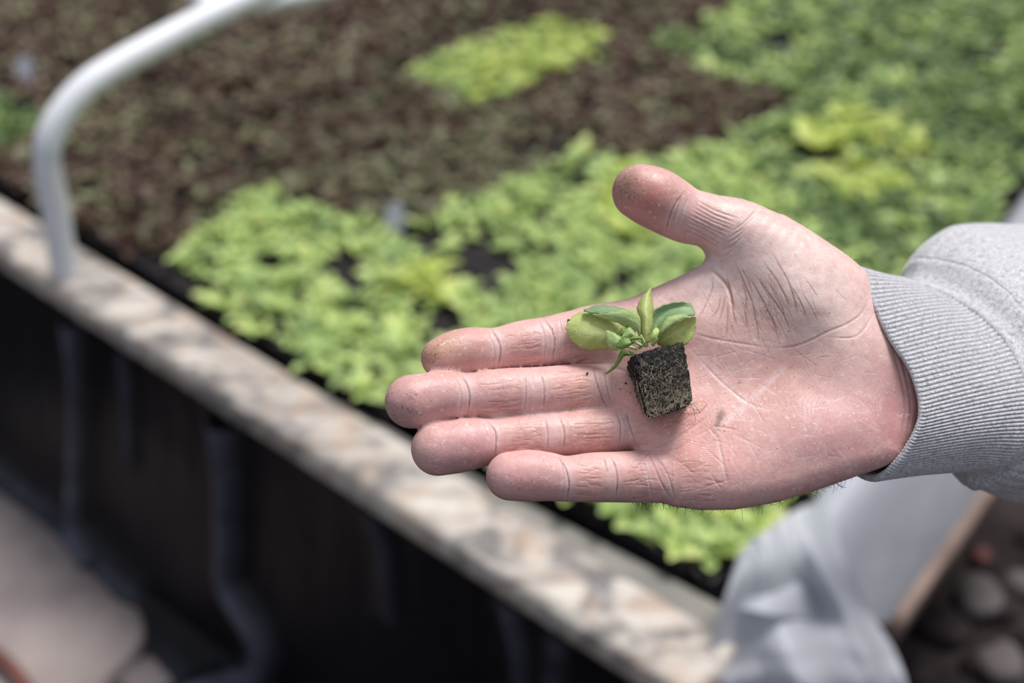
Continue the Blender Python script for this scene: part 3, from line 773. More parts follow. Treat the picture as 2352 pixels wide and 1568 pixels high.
zc = ZH*1000-HV[:, 2]; HX = 1176+HV[:, 0]*FPX/zc; HY = 784-HV[:, 1]*FPX/zc       # position on the photograph
front = np.clip((HN[:, 2]-.02)/.2, 0, 1)

# ---- creases: polylines over the palm side (photo positions), width px, depth mm, dirt, pallor
CR = []
def crease(pts, wd, dep, dirt=.3, pale=.0, jit=0.0):
    q = catmull(np.array(pts, float), 5*len(pts))
    if jit: q = q+np.cumsum(rng.normal(0, jit, q.shape), 0)*.4
    CR.append((q, wd, dep, dirt, pale))
# finger joints
for pts, dd in (([(1128, 754), (1143, 778), (1150, 805), (1143, 852)], .55), ([(1121, 757), (1136, 800), (1133, 850)], .25), ([(1247, 728), (1268, 760), (1274, 790), (1268, 836)], .5), ([(1236, 732), (1252, 775), (1250, 836)], .25), ([(1283, 724), (1290, 770), (1284, 830)], .15),
                ([(1060, 861), (1074, 885), (1079, 915), (1074, 955)], .55), ([(1048, 862), (1060, 905), (1056, 958)], .25), ([(1203, 850), (1208, 900), (1204, 952)], .3), ([(1236, 846), (1249, 880), (1250, 915), (1246, 948)], .4), ([(1222, 850), (1230, 900)], .15),
                ([(1362, 838), (1372, 880), (1386, 920), (1396, 938)], .45), ([(1386, 838), (1393, 880), (1405, 935)], .3),
                ([(1122, 967), (1138, 990), (1140, 1020), (1136, 1052)], .55), ([(1112, 970), (1124, 1010)], .2), ([(1252, 955), (1259, 1000), (1256, 1034)], .4), ([(1282, 953), (1294, 980), (1297, 1010), (1292, 1036)], .45), ([(1414, 944), (1425, 975), (1424, 1022)], .4), ([(1438, 944), (1446, 975), (1460, 1020)], .4),
                ([(1284, 1047), (1300, 1075), (1307, 1110), (1302, 1152)], .55), ([(1290, 1045), (1296, 1100), (1290, 1150)], .2), ([(1386, 1046), (1393, 1070), (1396, 1090)], .4), ([(1402, 1044), (1415, 1075), (1418, 1110), (1414, 1152)], .5), ([(1488, 1038), (1504, 1070), (1520, 1110), (1545, 1150)], .4), ([(1503, 1040), (1532, 1085), (1552, 1150)], .35), ([(1478, 1050), (1490, 1100), (1500, 1150)], .2),
                ([(1572, 440), (1549, 472), (1535, 508), (1531, 532)], .5), ([(1566, 446), (1556, 480), (1541, 520)], .3), ([(1580, 452), (1566, 490), (1552, 530)], .2)):
    crease(pts, 2.2, .34*(.5+dd), min(1, dd*1.8), .7)
# folds of the palm
crease([(1624, 612), (1648, 632), (1668, 655), (1680, 690), (1686, 722)], 4, .6, .35, .3)
crease([(1762, 799), (1813, 797), (1853, 785), (1900, 762), (1948, 742), (1979, 718), (1999, 675)], 2.6, .25, .5, .3)
crease([(1900, 775), (1956, 775), (1983, 758), (2011, 712)], 2.4, .2, .25, .3)
crease([(1643, 992), (1718, 924), (1782, 861), (1818, 826)], 2.8, .14, .05, .9)
crease([(1580, 795), (1640, 860), (1680, 896), (1725, 928), (1790, 945)], 3.0, .16, .1, .8)
crease([(1648, 1000), (1662, 1065), (1672, 1115)], 3.2, .25, .25, .5)
crease([(1466, 1030), (1490, 1034), (1530, 1020), (1600, 975), (1640, 945)], 3.5, .22, .15, .2)
crease([(1395, 845), (1430, 850), (1460, 870)], 4, .35, .15, .3)
crease([(1590, 765), (1640, 778), (1700, 788), (1760, 798)], 2.6, .2, .3, .2)
for pts in ([(2062, 790), (2080, 860), (2092, 935), (2080, 1010)], [(2048, 790), (2070, 870), (2078, 940), (2066, 1020)]): crease(pts, 3, .3, .3)
# dirt-filled wrinkles of the thumb's ball
TH = ([(1669, 627), (1679, 671), (1684, 716), (1694, 752)], [(1687, 596), (1710, 651), (1730, 702), (1739, 746), (1746, 788)], [(1714, 627), (1746, 679), (1774, 734), (1790, 772)], [(1730, 627), (1770, 679), (1797, 718), (1818, 768)],
      [(1750, 596), (1782, 639), (1806, 680), (1819, 704)], [(1774, 580), (1797, 619), (1814, 652), (1826, 692), (1834, 728)], [(1813, 651), (1838, 695), (1854, 735)], [(1635, 635), (1636, 664), (1620, 703), (1602, 735)],
      [(1656, 675), (1648, 712), (1630, 735)], [(1667, 675), (1660, 705), (1652, 735)], [(1697, 630), (1714, 680), (1713, 720), (1716, 760)], [(1672, 690), (1671, 740), (1668, 780)], [(1760, 640), (1790, 690), (1808, 735)], [(1840, 670), (1866, 710), (1880, 740)], [(1850, 640), (1880, 680)], [(1700, 610), (1716, 640), (1728, 675)])
for k, pts in enumerate(TH):
    crease(pts, 1.8, .06, 1.2 if k < 7 else .85, 0, .7)
for _ in range(70):
    x, y = rng.normal(1755, 60), rng.normal(690, 45); L = rng.uniform(25, 70); a = math.radians(rng.normal(62, 9))
    crease([(x, y), (x+L*.5*math.cos(a)-3, y+L*.5*math.sin(a)), (x+L*math.cos(a), y+L*math.sin(a))], 1.5, .07, rng.uniform(.1, .5), 0, .6)
for k in range(9):      # fine folds of the thumb's first joint
    u = k/8; crease([(1566+u*34, 525-u*66), (1612+u*30, 545-u*62), (1655+u*40, 572-u*72)], 2.4, .25, .3, 0, .8)
for k in range(5):
    crease([(1640+k*10, 590-k*14), (1668+k*12, 586-k*20), (1692+k*14, 566-k*24)], 2.6, .28, .1, .6, .7)
# lengthwise wrinkles between the joints
for (xa, xb, ya, yb, sl, n_) in ((1152, 1245, 765, 848, -.18, 11), (1282, 1350, 740, 830, -.16, 7), (1092, 1200, 868, 950, -.06, 13), (1255, 1362, 850, 940, -.05, 14), (1150, 1250, 972, 1035, -.08, 10), (1300, 1412, 960, 1030, -.06, 12), (1315, 1385, 1060, 1145, 0, 9), (1425, 1490, 1055, 1148, 0, 9), (1545, 1640, 1060, 1150, -.02, 8)):
    for _ in range(n_*3):
        x = rng.uniform(xa, xb-20); L = rng.uniform(18, .75*(xb-xa)); L = min(L, xb-x); y = rng.uniform(ya, yb)+sl*(x-(xa+xb)/2)
        crease([(x, y), (x+L*.5, y+sl*L*.5+rng.normal(0, 2)), (x+L, y+sl*L+rng.normal(0, 3))], 1.6, rng.uniform(.04, .14), rng.uniform(.1, .55), 0, .5)
for _ in range(130):     # scattered pale scratches and folds over the palm
    x, y = rng.uniform(1560, 2040), rng.uniform(760, 1120); a = rng.uniform(0, 3.14); L = rng.uniform(20, 90)
    crease([(x, y), (x+L*math.cos(a)*.5+rng.normal(0, 4), y+L*math.sin(a)*.5), (x+L*math.cos(a), y+L*math.sin(a))], 1.6, rng.uniform(.03, .09), rng.choice([0, 0, .15, .3]), rng.uniform(.05, .45), .6)
for _ in range(26):
    x, y = rng.uniform(1440, 1640), rng.uniform(960, 1130); a = rng.normal(.0, .5); L = rng.uniform(20, 70)
    crease([(x, y), (x+L*math.cos(a)*.5, y+L*math.sin(a)*.5+rng.normal(0, 2)), (x+L*math.cos(a), y+L*math.sin(a))], 2.2, rng.uniform(.08, .2), rng.uniform(.05, .25), 0, .5)

disp = np.zeros(len(HV)); dirt = np.zeros(len(HV)); pale = np.zeros(len(HV))
order = np.argsort(HX); sxv = HX[order]
for q, wd, dep, di, pa in CR:
    m = 5*wd+6; a = np.searchsorted(sxv, q[:, 0].min()-m); b = np.searchsorted(sxv, q[:, 0].max()+m)
    ii = order[a:b]; ii = ii[(HY[ii] > q[:, 1].min()-m) & (HY[ii] < q[:, 1].max()+m) & (front[ii] > 0)]
    if not len(ii): continue
    x, y = HX[ii], HY[ii]; d = np.full(len(ii), 99.0); tt = np.zeros(len(ii)); nq = len(q)-1
    for k in range(nq):
        ex, ey = q[k+1]-q[k]; t = np.clip(((x-q[k, 0])*ex+(y-q[k, 1])*ey)/(ex*ex+ey*ey+1e-9), 0, 1)
        dk = np.hypot(x-q[k, 0]-t*ex, y-q[k, 1]-t*ey); m_ = dk < d; d[m_] = dk[m_]; tt[m_] = (k+t[m_])/nq
    tap = np.clip(np.minimum(tt, 1-tt)*5, .15, 1)
    f = front[ii]*tap
    disp[ii] -= f*dep*(np.exp(-(d/wd)**2)-.12*np.exp(-(d/(2.6*wd))**2))
    dirt[ii] = np.maximum(dirt[ii], f*di*np.exp(-(d/(wd*.85))**2)); pale[ii] = np.maximum(pale[ii], f*pa*np.exp(-(d/(wd*2.9))**2))
fd_ = np.sort(np.stack([sd_chain(HV, CH[f]) for f in ('index', 'middle', 'ring', 'little')], 1), 1)
v2_ = np.clip((2.6-fd_[:, 1])/1.4, 0, 1)
disp = np.maximum(disp, -.75)*(1-v2_)
disp += .10*fbm(HV[:, 0]*.35, HV[:, 1]*.35, 71, 4)*front
HV = HV+HN*disp[:, None]

# ---- skin tone: redness, calluses, soil smears (all of it stays where it is on the skin)
def c3(r, g, b): return np.array(srgb(r, g, b)[:3])
base = np.tile(c3(216, 172, 166), (len(HV), 1))
def spot(x, y, sx_, sy_, rot, col, s):
    global base
    a = math.radians(rot); u = ((HX-x)*math.cos(a)+(HY-y)*math.sin(a))/sx_; v = (-(HX-x)*math.sin(a)+(HY-y)*math.cos(a))/sy_
    k = (s*np.exp(-(u*u+v*v)))[:, None]; base = base*(1-k)+c3(*col)*k
spot(1830, 660, 210, 150, 35, (236, 212, 204), .95)
spot(1640, 640, 110, 60, -30, (230, 204, 200), .85)
spot(1600, 500, 90, 60, 25, (224, 190, 184), .7)
spot(1490, 455, 75, 60, 30, (190, 118, 108), .85); spot(1440, 420, 36, 40, 30, (132, 98, 80), .75)
spot(1780, 880, 120, 70, -35, (196, 144, 132), .5)
spot(1930, 1000, 190, 90, -10, (200, 150, 150), .7); spot(2060, 960, 60, 120, 0, (182, 128, 130), .6)
spot(1560, 960, 90, 70, 0, (212, 140, 124), .7); spot(1480, 900, 70, 50, 0, (212, 146, 128), .6); spot(1600, 1060, 110, 50, 0, (208, 142, 134), .6)
for x, y, a_, col in ((1055, 805, -15, (198, 144, 134)), (1000, 912, -10, (206, 158, 156)), (1060, 1026, -8, (204, 152, 152)), (1215, 1095, 3, (204, 152, 152))):
    spot(x, y, 85, 58, a_, col, .9)
spot(1010, 800, 42, 22, -30, (164, 128, 78), .6); spot(985, 820, 30, 25, -30, (140, 104, 84), .4)
spot(925, 925, 45, 50, 0, (160, 112, 108), .4)
for x, y, a_ in ((1200, 800, -10), (1310, 785, -12), (1150, 905, -4), (1310, 896, -3), (1200, 1005, -4), (1360, 993, -3), (1355, 1097, 0), (1460, 1097, 0)):
    spot(x, y, 42, 45, a_, (214, 162, 156), .7)
for x, y in ((1140, 802), (1262, 783), (1078, 907), (1225, 900), (1136, 1010), (1275, 998), (1302, 1098), (1408, 1097), (1385, 890), (1430, 985)):
    spot(x, y, 15, 50, 0, (226, 192, 190), .4)
spot(1330, 900, 30, 50, 0, (208, 156, 124), .35); spot(1370, 985, 40, 30, 0, (206, 152, 128), .3)
spot(1651, 962, 7, 20, 12, (84, 66, 56), .85); spot(1660, 950, 10, 8, 12, (96, 78, 66), .6)
spot(1735, 745, 55, 35, 20, (206, 158, 142), .35); spot(1800, 830, 60, 30, -20, (190, 138, 132), .35)
mot = fbm(HV[:, 0]*.22, HV[:, 1]*.22+HV[:, 2]*.1, 81, 5)
base = base*(1+.05*mot[:, None])*(1+np.array([.0, -.035, -.03])*fbm(HV[:, 0]*.5, HV[:, 1]*.5, 82, 4)[:, None])
k = (pale*.50)[:, None]; base = base*(1-k)+c3(238, 216, 214)*k
k = np.clip(dirt*.78, 0, .92)[:, None]; dc = np.where((((HX > 1600) & (HY < 800)))[:, None], c3(158, 98, 64), c3(124, 76, 72)); base = base*(1-k)+dc*k
col4 = np.hstack([np.clip(base, 0, 1), np.ones((len(base), 1))])
# ridge coordinates: along the finger / across it
ph_ = HX*.35+HY*.0; ph_ = np.hypot(HX-1560, (HY-760)*1.15)*MM
wsum = np.exp(-(((HX-1740)/170)**2+((HY-960)/110)**2)); ph_ = ph_*(1-wsum)+wsum*np.hypot(HX-1560, HY-1250)*MM
for f_, pts_ in FING.items():
    tx, ty = pts_[1][0]+25, pts_[1][1]; yb = np.interp(HX, [q_[0] for q_ in pts_], [q_[1] for q_ in pts_]); rb = np.interp(HX, [q_[0] for q_ in pts_], [q_[3] for q_ in pts_])
    mk = (np.abs(HY-yb) < rb) & (HX < pts_[7][0]+10) & (HX > pts_[0][0]-pts_[0][3]-8)
    tipd = np.hypot((HX-tx)*.75, (HY-ty)*1.0+(HX-tx)*.25); t_ = np.clip((HX-(pts_[3][0]-30))/25, 0, 1)
    ph_[mk] = (tipd*(1-t_)+(HX+.12*(HY-yb)**2/rb-tx)*.75*t_)[mk]*MM
tipd = np.hypot(HX-1500, HY-470)*MM; mk = (HX < 1600) & (HY < 570); ph_[mk] = tipd[mk]
grime = np.zeros(len(HV))
for x, y, a_, b_, k_ in ((1000, 808, 42, 34, 1.0), (935, 925, 60, 50, .75), (1440, 425, 40, 45, 1.1), (1760, 735, 60, 50, .8), (1700, 880, 110, 70, .3), (1030, 1020, 70, 50, .15), (1210, 1100, 70, 50, .15), (1655, 960, 14, 26, 1.3), (1530, 850, 90, 90, .4)):
    grime = np.maximum(grime, k_*np.exp(-(((HX-x)/a_)**2+((HY-y)/b_)**2)))

def m_skin():
    m = Mat('skin_of_palm', .46, .42)
    c = m.attr('tone', 'Color')
    fine = m.noise(420, 3, .6); mid = m.noise(90, 4, .6); big = m.noise(170, 4, .65)
    warp = m.n('ShaderNodeVectorMath'); warp.operation = 'MULTIPLY_ADD'; nz = m.n('ShaderNodeTexNoise'); nz.inputs['Scale'].default_value = 260; m.l(m.co.outputs['Object'], nz.inputs['Vector'])
    m.l(nz.outputs['Color'], warp.inputs[0]); warp.inputs[1].default_value = (.0022, .0022, .0022); m.l(m.co.outputs['Object'], warp.inputs[2])
    ce = m.n('ShaderNodeTexVoronoi'); ce.feature = 'DISTANCE_TO_EDGE'; ce.inputs['Scale'].default_value = 900; m.l(warp.outputs[0], ce.inputs['Vector'])
    cells = m.ramp(ce.outputs['Distance'], [(0.0, (0, 0, 0, 1)), (.16, (1, 1, 1, 1))])
    ridge = m.math('SINE', m.math('ADD', m.math('MULTIPLY', m.attr('ridge'), 2*math.pi/.00062), m.math('MULTIPLY', m.noise(150, 2, .5), 9.0)))
    patch = m.ramp(m.noise(60, 3, .6), [(.40, (.1, .1, .1, 1)), (.65, (1, 1, 1, 1))])
    rid = m.math('MULTIPLY', ridge, patch)
    c = m.mix(m.ramp(big, [(.36, (.20, .20, .20, 1)), (.54, (0, 0, 0, 1))]), c, srgb(176, 112, 108))
    c = m.mix(m.ramp(fine, [(.35, (.11, .11, .11, 1)), (.62, (0, 0, 0, 1))]), c, srgb(120, 74, 70))
    c = m.mix(m.math('MULTIPLY', m.math('SUBTRACT', 1.0, cells), .05), c, srgb(136, 84, 78))
    c = m.mix(m.math('MULTIPLY', m.math('MAXIMUM', rid, 0.0), .10), c, srgb(250, 226, 222))
    spk = m.noise(650, 2, .5)
    c = m.mix(m.ramp(spk, [(.62, (0, 0, 0, 1)), (.74, (.38, .38, .38, 1))]), c, srgb(248, 230, 226))
    g = m.attr('grime'); dk = m.math('ADD', m.noise(900, 2, .55), m.math('MULTIPLY', ridge, -.045))
    gm = m.ramp(m.math('ADD', dk, m.math('MULTIPLY', g, .15)), [(.70, (0, 0, 0, 1)), (.78, (.6, .6, .6, 1))])
    c = m.mix(gm, c, srgb(92, 64, 52))
    m.color(c)
    b = m.b.inputs
    b['Subsurface Weight'].default_value = .14; b['Subsurface Radius'].default_value = (1.0, .35, .2); b['Subsurface Scale'].default_value = .0018
    m.l(m.ramp(mid, [(.3, (.36, .36, .36, 1)), (.7, (.56, .56, .56, 1))]), b['Roughness'])
    h = m.math('ADD', m.math('MULTIPLY', rid, .15), m.math('ADD', m.math('MULTIPLY', cells, .13), m.math('ADD', m.math('MULTIPLY', fine, .9), m.math('MULTIPLY', big, .8))))
    m.bump(h, .55, .00024); return m.m
M_SKIN = m_skin()
HO = hw(1700, 850, -10)
person = obj('person', to_world(HV), HF, M_SKIN, origin=HO)
attr(person, 'tone', col4, 'FLOAT_COLOR'); attr(person, 'ridge', ph_*1e-3); attr(person, 'grime', grime)
tag(person, 'open palm-up hand of a person in a grey sweatshirt, holding a plug seedling', 'person')

# nails on the far side of the fingers
def nail(ch, parent):
    C, R, _ = ch; d = (C[0]-C[3]); d /= np.linalg.norm(d); up = np.array([0, .25, -1.0]); up -= (up@d)*d; up /= np.linalg.norm(up); sd = np.cross(d, up)
    P = []
    for u in np.linspace(-1.0, .30, 8):
        for v in np.linspace(-.62, .62, 8):
            n_ = up*math.cos(v*1.1)*R[0]*1.02+sd*math.sin(v*1.1)*R[0]*1.02
            P.append(C[0]+d*u*R[0]*.95+n_*(1-.16*max(u, 0)))
    o = obj('fingernail', to_world(P), grid_faces(8, 8), M_NAIL, parent); md = o.modifiers.new('thick', 'SOLIDIFY'); md.thickness = .0006; md.offset = 0
M_NAIL = m_simple('nail', srgb(214, 176, 166), srgb(226, 192, 182), 60, .3, .5)
for k_ in ('index', 'middle', 'ring', 'little', 'thumb'): nail(CH[k_], person)

# hairs along the edges of the hand
def hairs():
    parts = []
    edge = catmull([(1455, 1154), (1530, 1157), (1600, 1164), (1680, 1162), (1780, 1145), (1880, 1114), (1960, 1085)], 200)
    for k in range(210):
        i = rng.integers(0, 200); x, y = edge[i]; L = rng.uniform(10, 34)*(1.25 if 1700 < x < 1960 else .8); a = math.radians(rng.normal(75, 38)); cu = rng.normal(0, .9)
        P = []; cx, cy, cz = x, y-5, -10+rng.normal(0, 2.5)
        for s in range(7):
            P.append(to_world(H(cx, cy, cz))); cx += math.cos(a)*L/6; cy += math.sin(a)*L/6; a += cu/3; cz += rng.normal(0, .3)
        parts.append(tube(P, np.linspace(.00009, .00004, 7), 4, False))
    edge = catmull([(1795, 500), (1850, 540), (1920, 584), (1975, 624)], 60)
    for k in range(16):
        x, y = edge[rng.integers(0, 60)]; L = rng.uniform(14, 38); a = math.radians(rng.normal(-62, 22)); P = []; cx, cy = x, y+3
        for s in range(6):
            P.append(to_world(H(cx, cy, -8))); cx += math.cos(a)*L/5; cy += math.sin(a)*L/5; a += .12
        parts.append(tube(P, np.linspace(.00008, .000035, 6), 4, False))
    return join(parts)
V, F = hairs()
tag(obj('hair', V, F, m_simple('dark_hair', srgb(30, 24, 24), srgb(48, 40, 38), 40, .5, .4), person), kind='stuff')

# ------------------------------------------------------------------ sweatshirt sleeve with ribbed cuff
NP = 1320
PHI = np.linspace(0, 2*math.pi, NP, endpoint=False)
RIMC = np.array([H(*p) for p in ((1972, 600, -9), (1992, 639, -3), (2018, 710, 2), (2052, 781, 4), (2096, 831, 5), (2119, 889, 5), (2128, 945, 5), (2119, 985, 4), (2094, 1032, 1), (2065, 1072, -3), (2030, 1102, -9), (2000, 1110, -15), (1958, 1085, -24),
                                  (1915, 1040, -36), (1885, 970, -45), (1872, 880, -48), (1872, 790, -46), (1890, 710, -40), (1918, 645, -30), (1946, 606, -18))])
RIMPH = np.array([0, .13, .45, .80, 1.10, 1.35, 1.62, 1.85, 2.15, 2.42, 2.70, 2.92, 3.2, 3.55, 3.95, 4.45, 4.95, 5.4, 5.8, 6.08])
def rim_at(ph):
    ph = ph % (2*math.pi); k = np.concatenate([RIMPH-2*math.pi, RIMPH, RIMPH+2*math.pi]); v = np.vstack([RIMC]*3)
    t = np.array([(0, 0, 0)]*0); out = np.stack([np.interp(ph, k, v[:, i]) for i in range(3)], 1)
    acc = 0
    for o_ in np.linspace(-.16, .16, 9): acc = acc+np.stack([np.interp((ph+o_) % (2*math.pi), k, v[:, i]) for i in range(3)], 1)
    return acc/9
SEC = np.array([   # s, centre x y, height, V x y, E x y
    (52, 2165, 862, -56, -60, -226, 222, 15), (56, 2178, 850, -58, -58, -262, 236, 18), (64, 2200, 836, -64, -50, -279, 255, 20), (76, 2240, 832, -72, -45, -297, 270, 20),
    (95, 2300, 826, -86, -40, -304, 280, 20), (125, 2390, 820, -106, -30, -300, 282, 20), (185, 2560, 812, -150, -30, -292, 275, 20), (330, 2850, 800, -250, -30, -270, 260, 20)], float)
def sec_at(s, ph):
    cx, cy, w0, vx, vy, ex, ey = [np.interp(s, SEC[:, 0], SEC[:, i]) for i in range(1, 8)]
    dx = np.cos(ph)*vx+np.sin(ph)*ex; dy = np.cos(ph)*vy+np.sin(ph)*ey
    wv = w0+1.0*dx*MM*1.1
    far = np.minimum(np.sin(ph), 0)*ex; dx = dx-.62*far
    X, Y = cx+dx, cy+dy; wv = wv+TILT*(Y-850)*MM; z = ZH*1000-wv
    return np.stack([(X-1176)/FPX*z, -(Y-784)/FPX*z, wv], 1)
def sm_sec(s, ph): return sum(sec_at(s+o_, ph) for o_ in (-3, -1.5, 0, 1.5, 3))/5 if s > 56 else sec_at(s, ph)
def sleeve_rows(ss, ribs, inset=0.0, ph=None):
    ph = PHI if ph is None else ph; rows = []
    for s in ss:
        if s < 52:
            t = max(s, 0)/52; e_ = t+.10*math.sin(math.pi*t); P = rim_at(ph)*(1-e_)+sec_at(52, ph)*e_
            P = P + (P.mean(0)-P)*(.035*math.sin(math.pi*t)) - (P-P.mean(0))*(.06*math.exp(-((t-.82)/.13)**2)*np.clip(np.cos(ph), -.2, 1))[:, None]
        else: P = sm_sec(s, ph)
        c = P.mean(0); T = np.roll(P, -1, 0)-np.roll(P, 1, 0); axv = sec_at(95, ph).mean(0)-rim_at(ph).mean(0); axv /= np.linalg.norm(axv)
        n = np.cross(T, axv); n /= np.linalg.norm(n, axis=1)[:, None]; n *= np.sign(((P-c)*n).sum(1))[:, None]
        P = P-n*inset
        P = P+(3.6*math.exp(-((s-14)/16)**2)*np.exp(-((ph-.55)/.45)**2))[:, None]*np.array([.15, .25, .95])
        if ribs > 0: P = P+n*(ribs*(1-2*(.5-.5*np.cos(ph*132+.25*np.sin(s*.12)+.6*np.sin(ph*3+s*.05)))**2.5))[:, None]
        wr = (.7*np.sin(ph*2+s*.10)+.5*np.sin(ph*3-s*.16+1)+.4*np.sin(ph*5+s*.2))*np.clip((s-8)/30, 0, 1)*(1.2 if s > 53 else .8)
        rows.append(P+n*wr[:, None])
    return np.array(rows)
AX = sec_at(52, PHI).mean(0)-rim_at(PHI).mean(0); AX /= np.linalg.norm(AX)
sc = np.concatenate([np.linspace(0, 51, 70)])
cuff_out = sleeve_rows(sc, .26)
rim_pts = []
for a in np.linspace(0, math.pi, 7)[1:-1]:
    r_ = sleeve_rows([0], .26*math.cos(a/2), inset=1.3*(1-math.cos(a)))[0]-AX*1.5*math.sin(a); rim_pts.append(r_)
cuff_in = sleeve_rows(np.linspace(0, 40, 14), 0, inset=2.6)
R_ = np.concatenate([cuff_in[::-1], np.array(rim_pts)[::-1], cuff_out], 0)
def m_knit(name, ribs):
    m = Mat(name, .92, .12)
    h = m.noise(620, 3, .7); h2 = m.noise(2300, 2, .6)
    c = m.ramp(h, [(.30, srgb(136, 133, 140)), (.42, srgb(190, 189, 193)), (.6, srgb(215, 214, 216)), (.8, srgb(230, 229, 230))])
    c = m.mix(m.ramp(h2, [(.40, (.6, .6, .6, 1)), (.54, (0, 0, 0, 1))]), c, srgb(128, 126, 134))
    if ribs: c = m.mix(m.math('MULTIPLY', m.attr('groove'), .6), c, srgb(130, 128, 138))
    m.color(c); m.b.inputs['Sheen Weight'].default_value = .25
    m.bump(m.math('ADD', h, m.math('MULTIPLY', h2, .8)), .6, .0004); return m.m
M_KNIT = m_knit('grey_heather_knit', False); M_RIB = m_knit('grey_heather_rib', True)
ss = np.concatenate([np.linspace(52.5, 70, 34), np.linspace(72, 330, 110)])
slv0 = sleeve_rows([44, 47, 50], 0, 1.2, ph=np.linspace(0, 2*math.pi, 360, endpoint=False))
slv = sleeve_rows(ss, 0, ph=np.linspace(0, 2*math.pi, 360, endpoint=False))
uu, vv = np.meshgrid(ss, np.linspace(0, 2*math.pi, 360, endpoint=False), indexing='ij')
cen_ = slv.mean(1, keepdims=True); rad = slv-cen_; rad /= np.linalg.norm(rad, axis=-1, keepdims=True)
gath = np.clip(1-np.abs(uu-62)/16, 0, 1)*.45*np.sin(vv*44+3*np.sin(vv*5))*np.clip((uu-54)/4, 0, 1)
slv = slv+rad*(gath+(1.3*np.sin(vv*2.0-uu*.11)+.9*np.sin(vv*4+uu*.16+1))*np.clip((uu-60)/25, 0, 1))[..., None]
slv = np.concatenate([slv0, slv]); sleeve = obj('sweatshirt_sleeve', to_world(slv.reshape(-1, 3)), grid_faces(len(ss)+3, 360, True)[:, ::-1], M_KNIT, person)
md = sleeve.modifiers.new('thick', 'SOLIDIFY'); md.thickness = .0016; md.offset = -1
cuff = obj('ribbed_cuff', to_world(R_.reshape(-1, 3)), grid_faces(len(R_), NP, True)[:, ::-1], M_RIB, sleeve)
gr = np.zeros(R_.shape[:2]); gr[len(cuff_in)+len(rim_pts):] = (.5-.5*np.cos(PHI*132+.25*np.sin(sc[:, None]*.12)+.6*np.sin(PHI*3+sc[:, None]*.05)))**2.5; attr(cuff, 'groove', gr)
for s_, off_ in ((53.0, .6), (58.5, .5)):
    P = sleeve_rows([s_], 0, inset=-off_, ph=np.linspace(0, 2*math.pi, 241))[0]
    V, F = tube(to_world(P), .00055 if s_ > 55 else .0009, 6, False); obj('seam', V, F, M_RIB, sleeve)

# ------------------------------------------------------------------ the plug seedling on the palm
seed = empty('lettuce_seedling', hw(1515, 870, 0))
tag(seed, 'young green lettuce seedling with a rooted black soil plug, lying on the open palm', 'seedling')
PF = [H(1452, 815, 15), H(1570, 783, 15), H(1592, 925, 14), H(1488, 962, 14)]            # facing side: top left, top right, bottom right, bottom left
PB = [H(1434, 832, 0), H(1560, 800, -2), H(1580, 928, -4), H(1480, 955, -3.5)]
def plug_pt(u, v, t):
    a = [np.array(PB[i])*(1-t)+np.array(PF[i])*t for i in range(4)]
    return (a[0]*(1-u)+a[1]*u)*(1-v)+(a[3]*(1-u)+a[2]*u)*v
def plug_mesh(n=64):
    V, F, off = [], [], 0
    g = np.linspace(0, 1, n)
    for fx in range(6):
        P = np.empty((n, n, 3))
        for i, a in enumerate(g):
            for j, b in enumerate(g):
                c = [0, 0, 0]; axs = [(1, 2), (0, 2), (0, 1)][fx//2]; c[fx//2] = fx % 2; c[axs[0]] = a; c[axs[1]] = b
                q = np.array(c)-.5; m = np.abs(q).max(); l6 = (np.abs(q)**9).sum()**(1/9); q = q*(m/max(l6, 1e-6)); c = q+.5
                P[i, j] = plug_pt(*c)
        V.append(P.reshape(-1, 3)); f = grid_faces(n, n); F.append(f+off if fx in (1, 2, 5) else f[:, ::-1]+off); off += n*n
    V = np.vstack(V); cen = V.mean(0); D = V-cen; D /= np.linalg.norm(D, axis=1)[:, None]
    d = np.array([mnoise.fractal(Vector(v*.55), 1.0, 2.0, 4)*.75+abs(mnoise.noise(Vector(v*1.5)))*.7 for v in V])
    return V+D*d[:, None], np.vstack(F)
V, F = plug_mesh()
def m_plug():
    m = Mat('black_peat_plug', .75, .4)
    f = m.noise(700, 4, .7); p = m.noise(1100, 2, .5); t = m.noise(330, 5, .7, None, 1.6)
    c = m.ramp(f, [(.3, srgb(8, 7, 9)), (.55, srgb(22, 19, 20)), (.75, srgb(56, 46, 40))])
    c = m.mix(m.ramp(t, [(.54, (0, 0, 0, 1)), (.66, (.75, .75, .75, 1))]), c, srgb(112, 96, 76))
    c = m.mix(m.ramp(p, [(.70, (0, 0, 0, 1)), (.75, (.85, .85, .85, 1))]), c, srgb(196, 188, 176))
    m.color(c); m.bump(f, 1.0, .0012); return m.m
plug = obj('root_plug', to_world(V), F, m_plug(), seed)
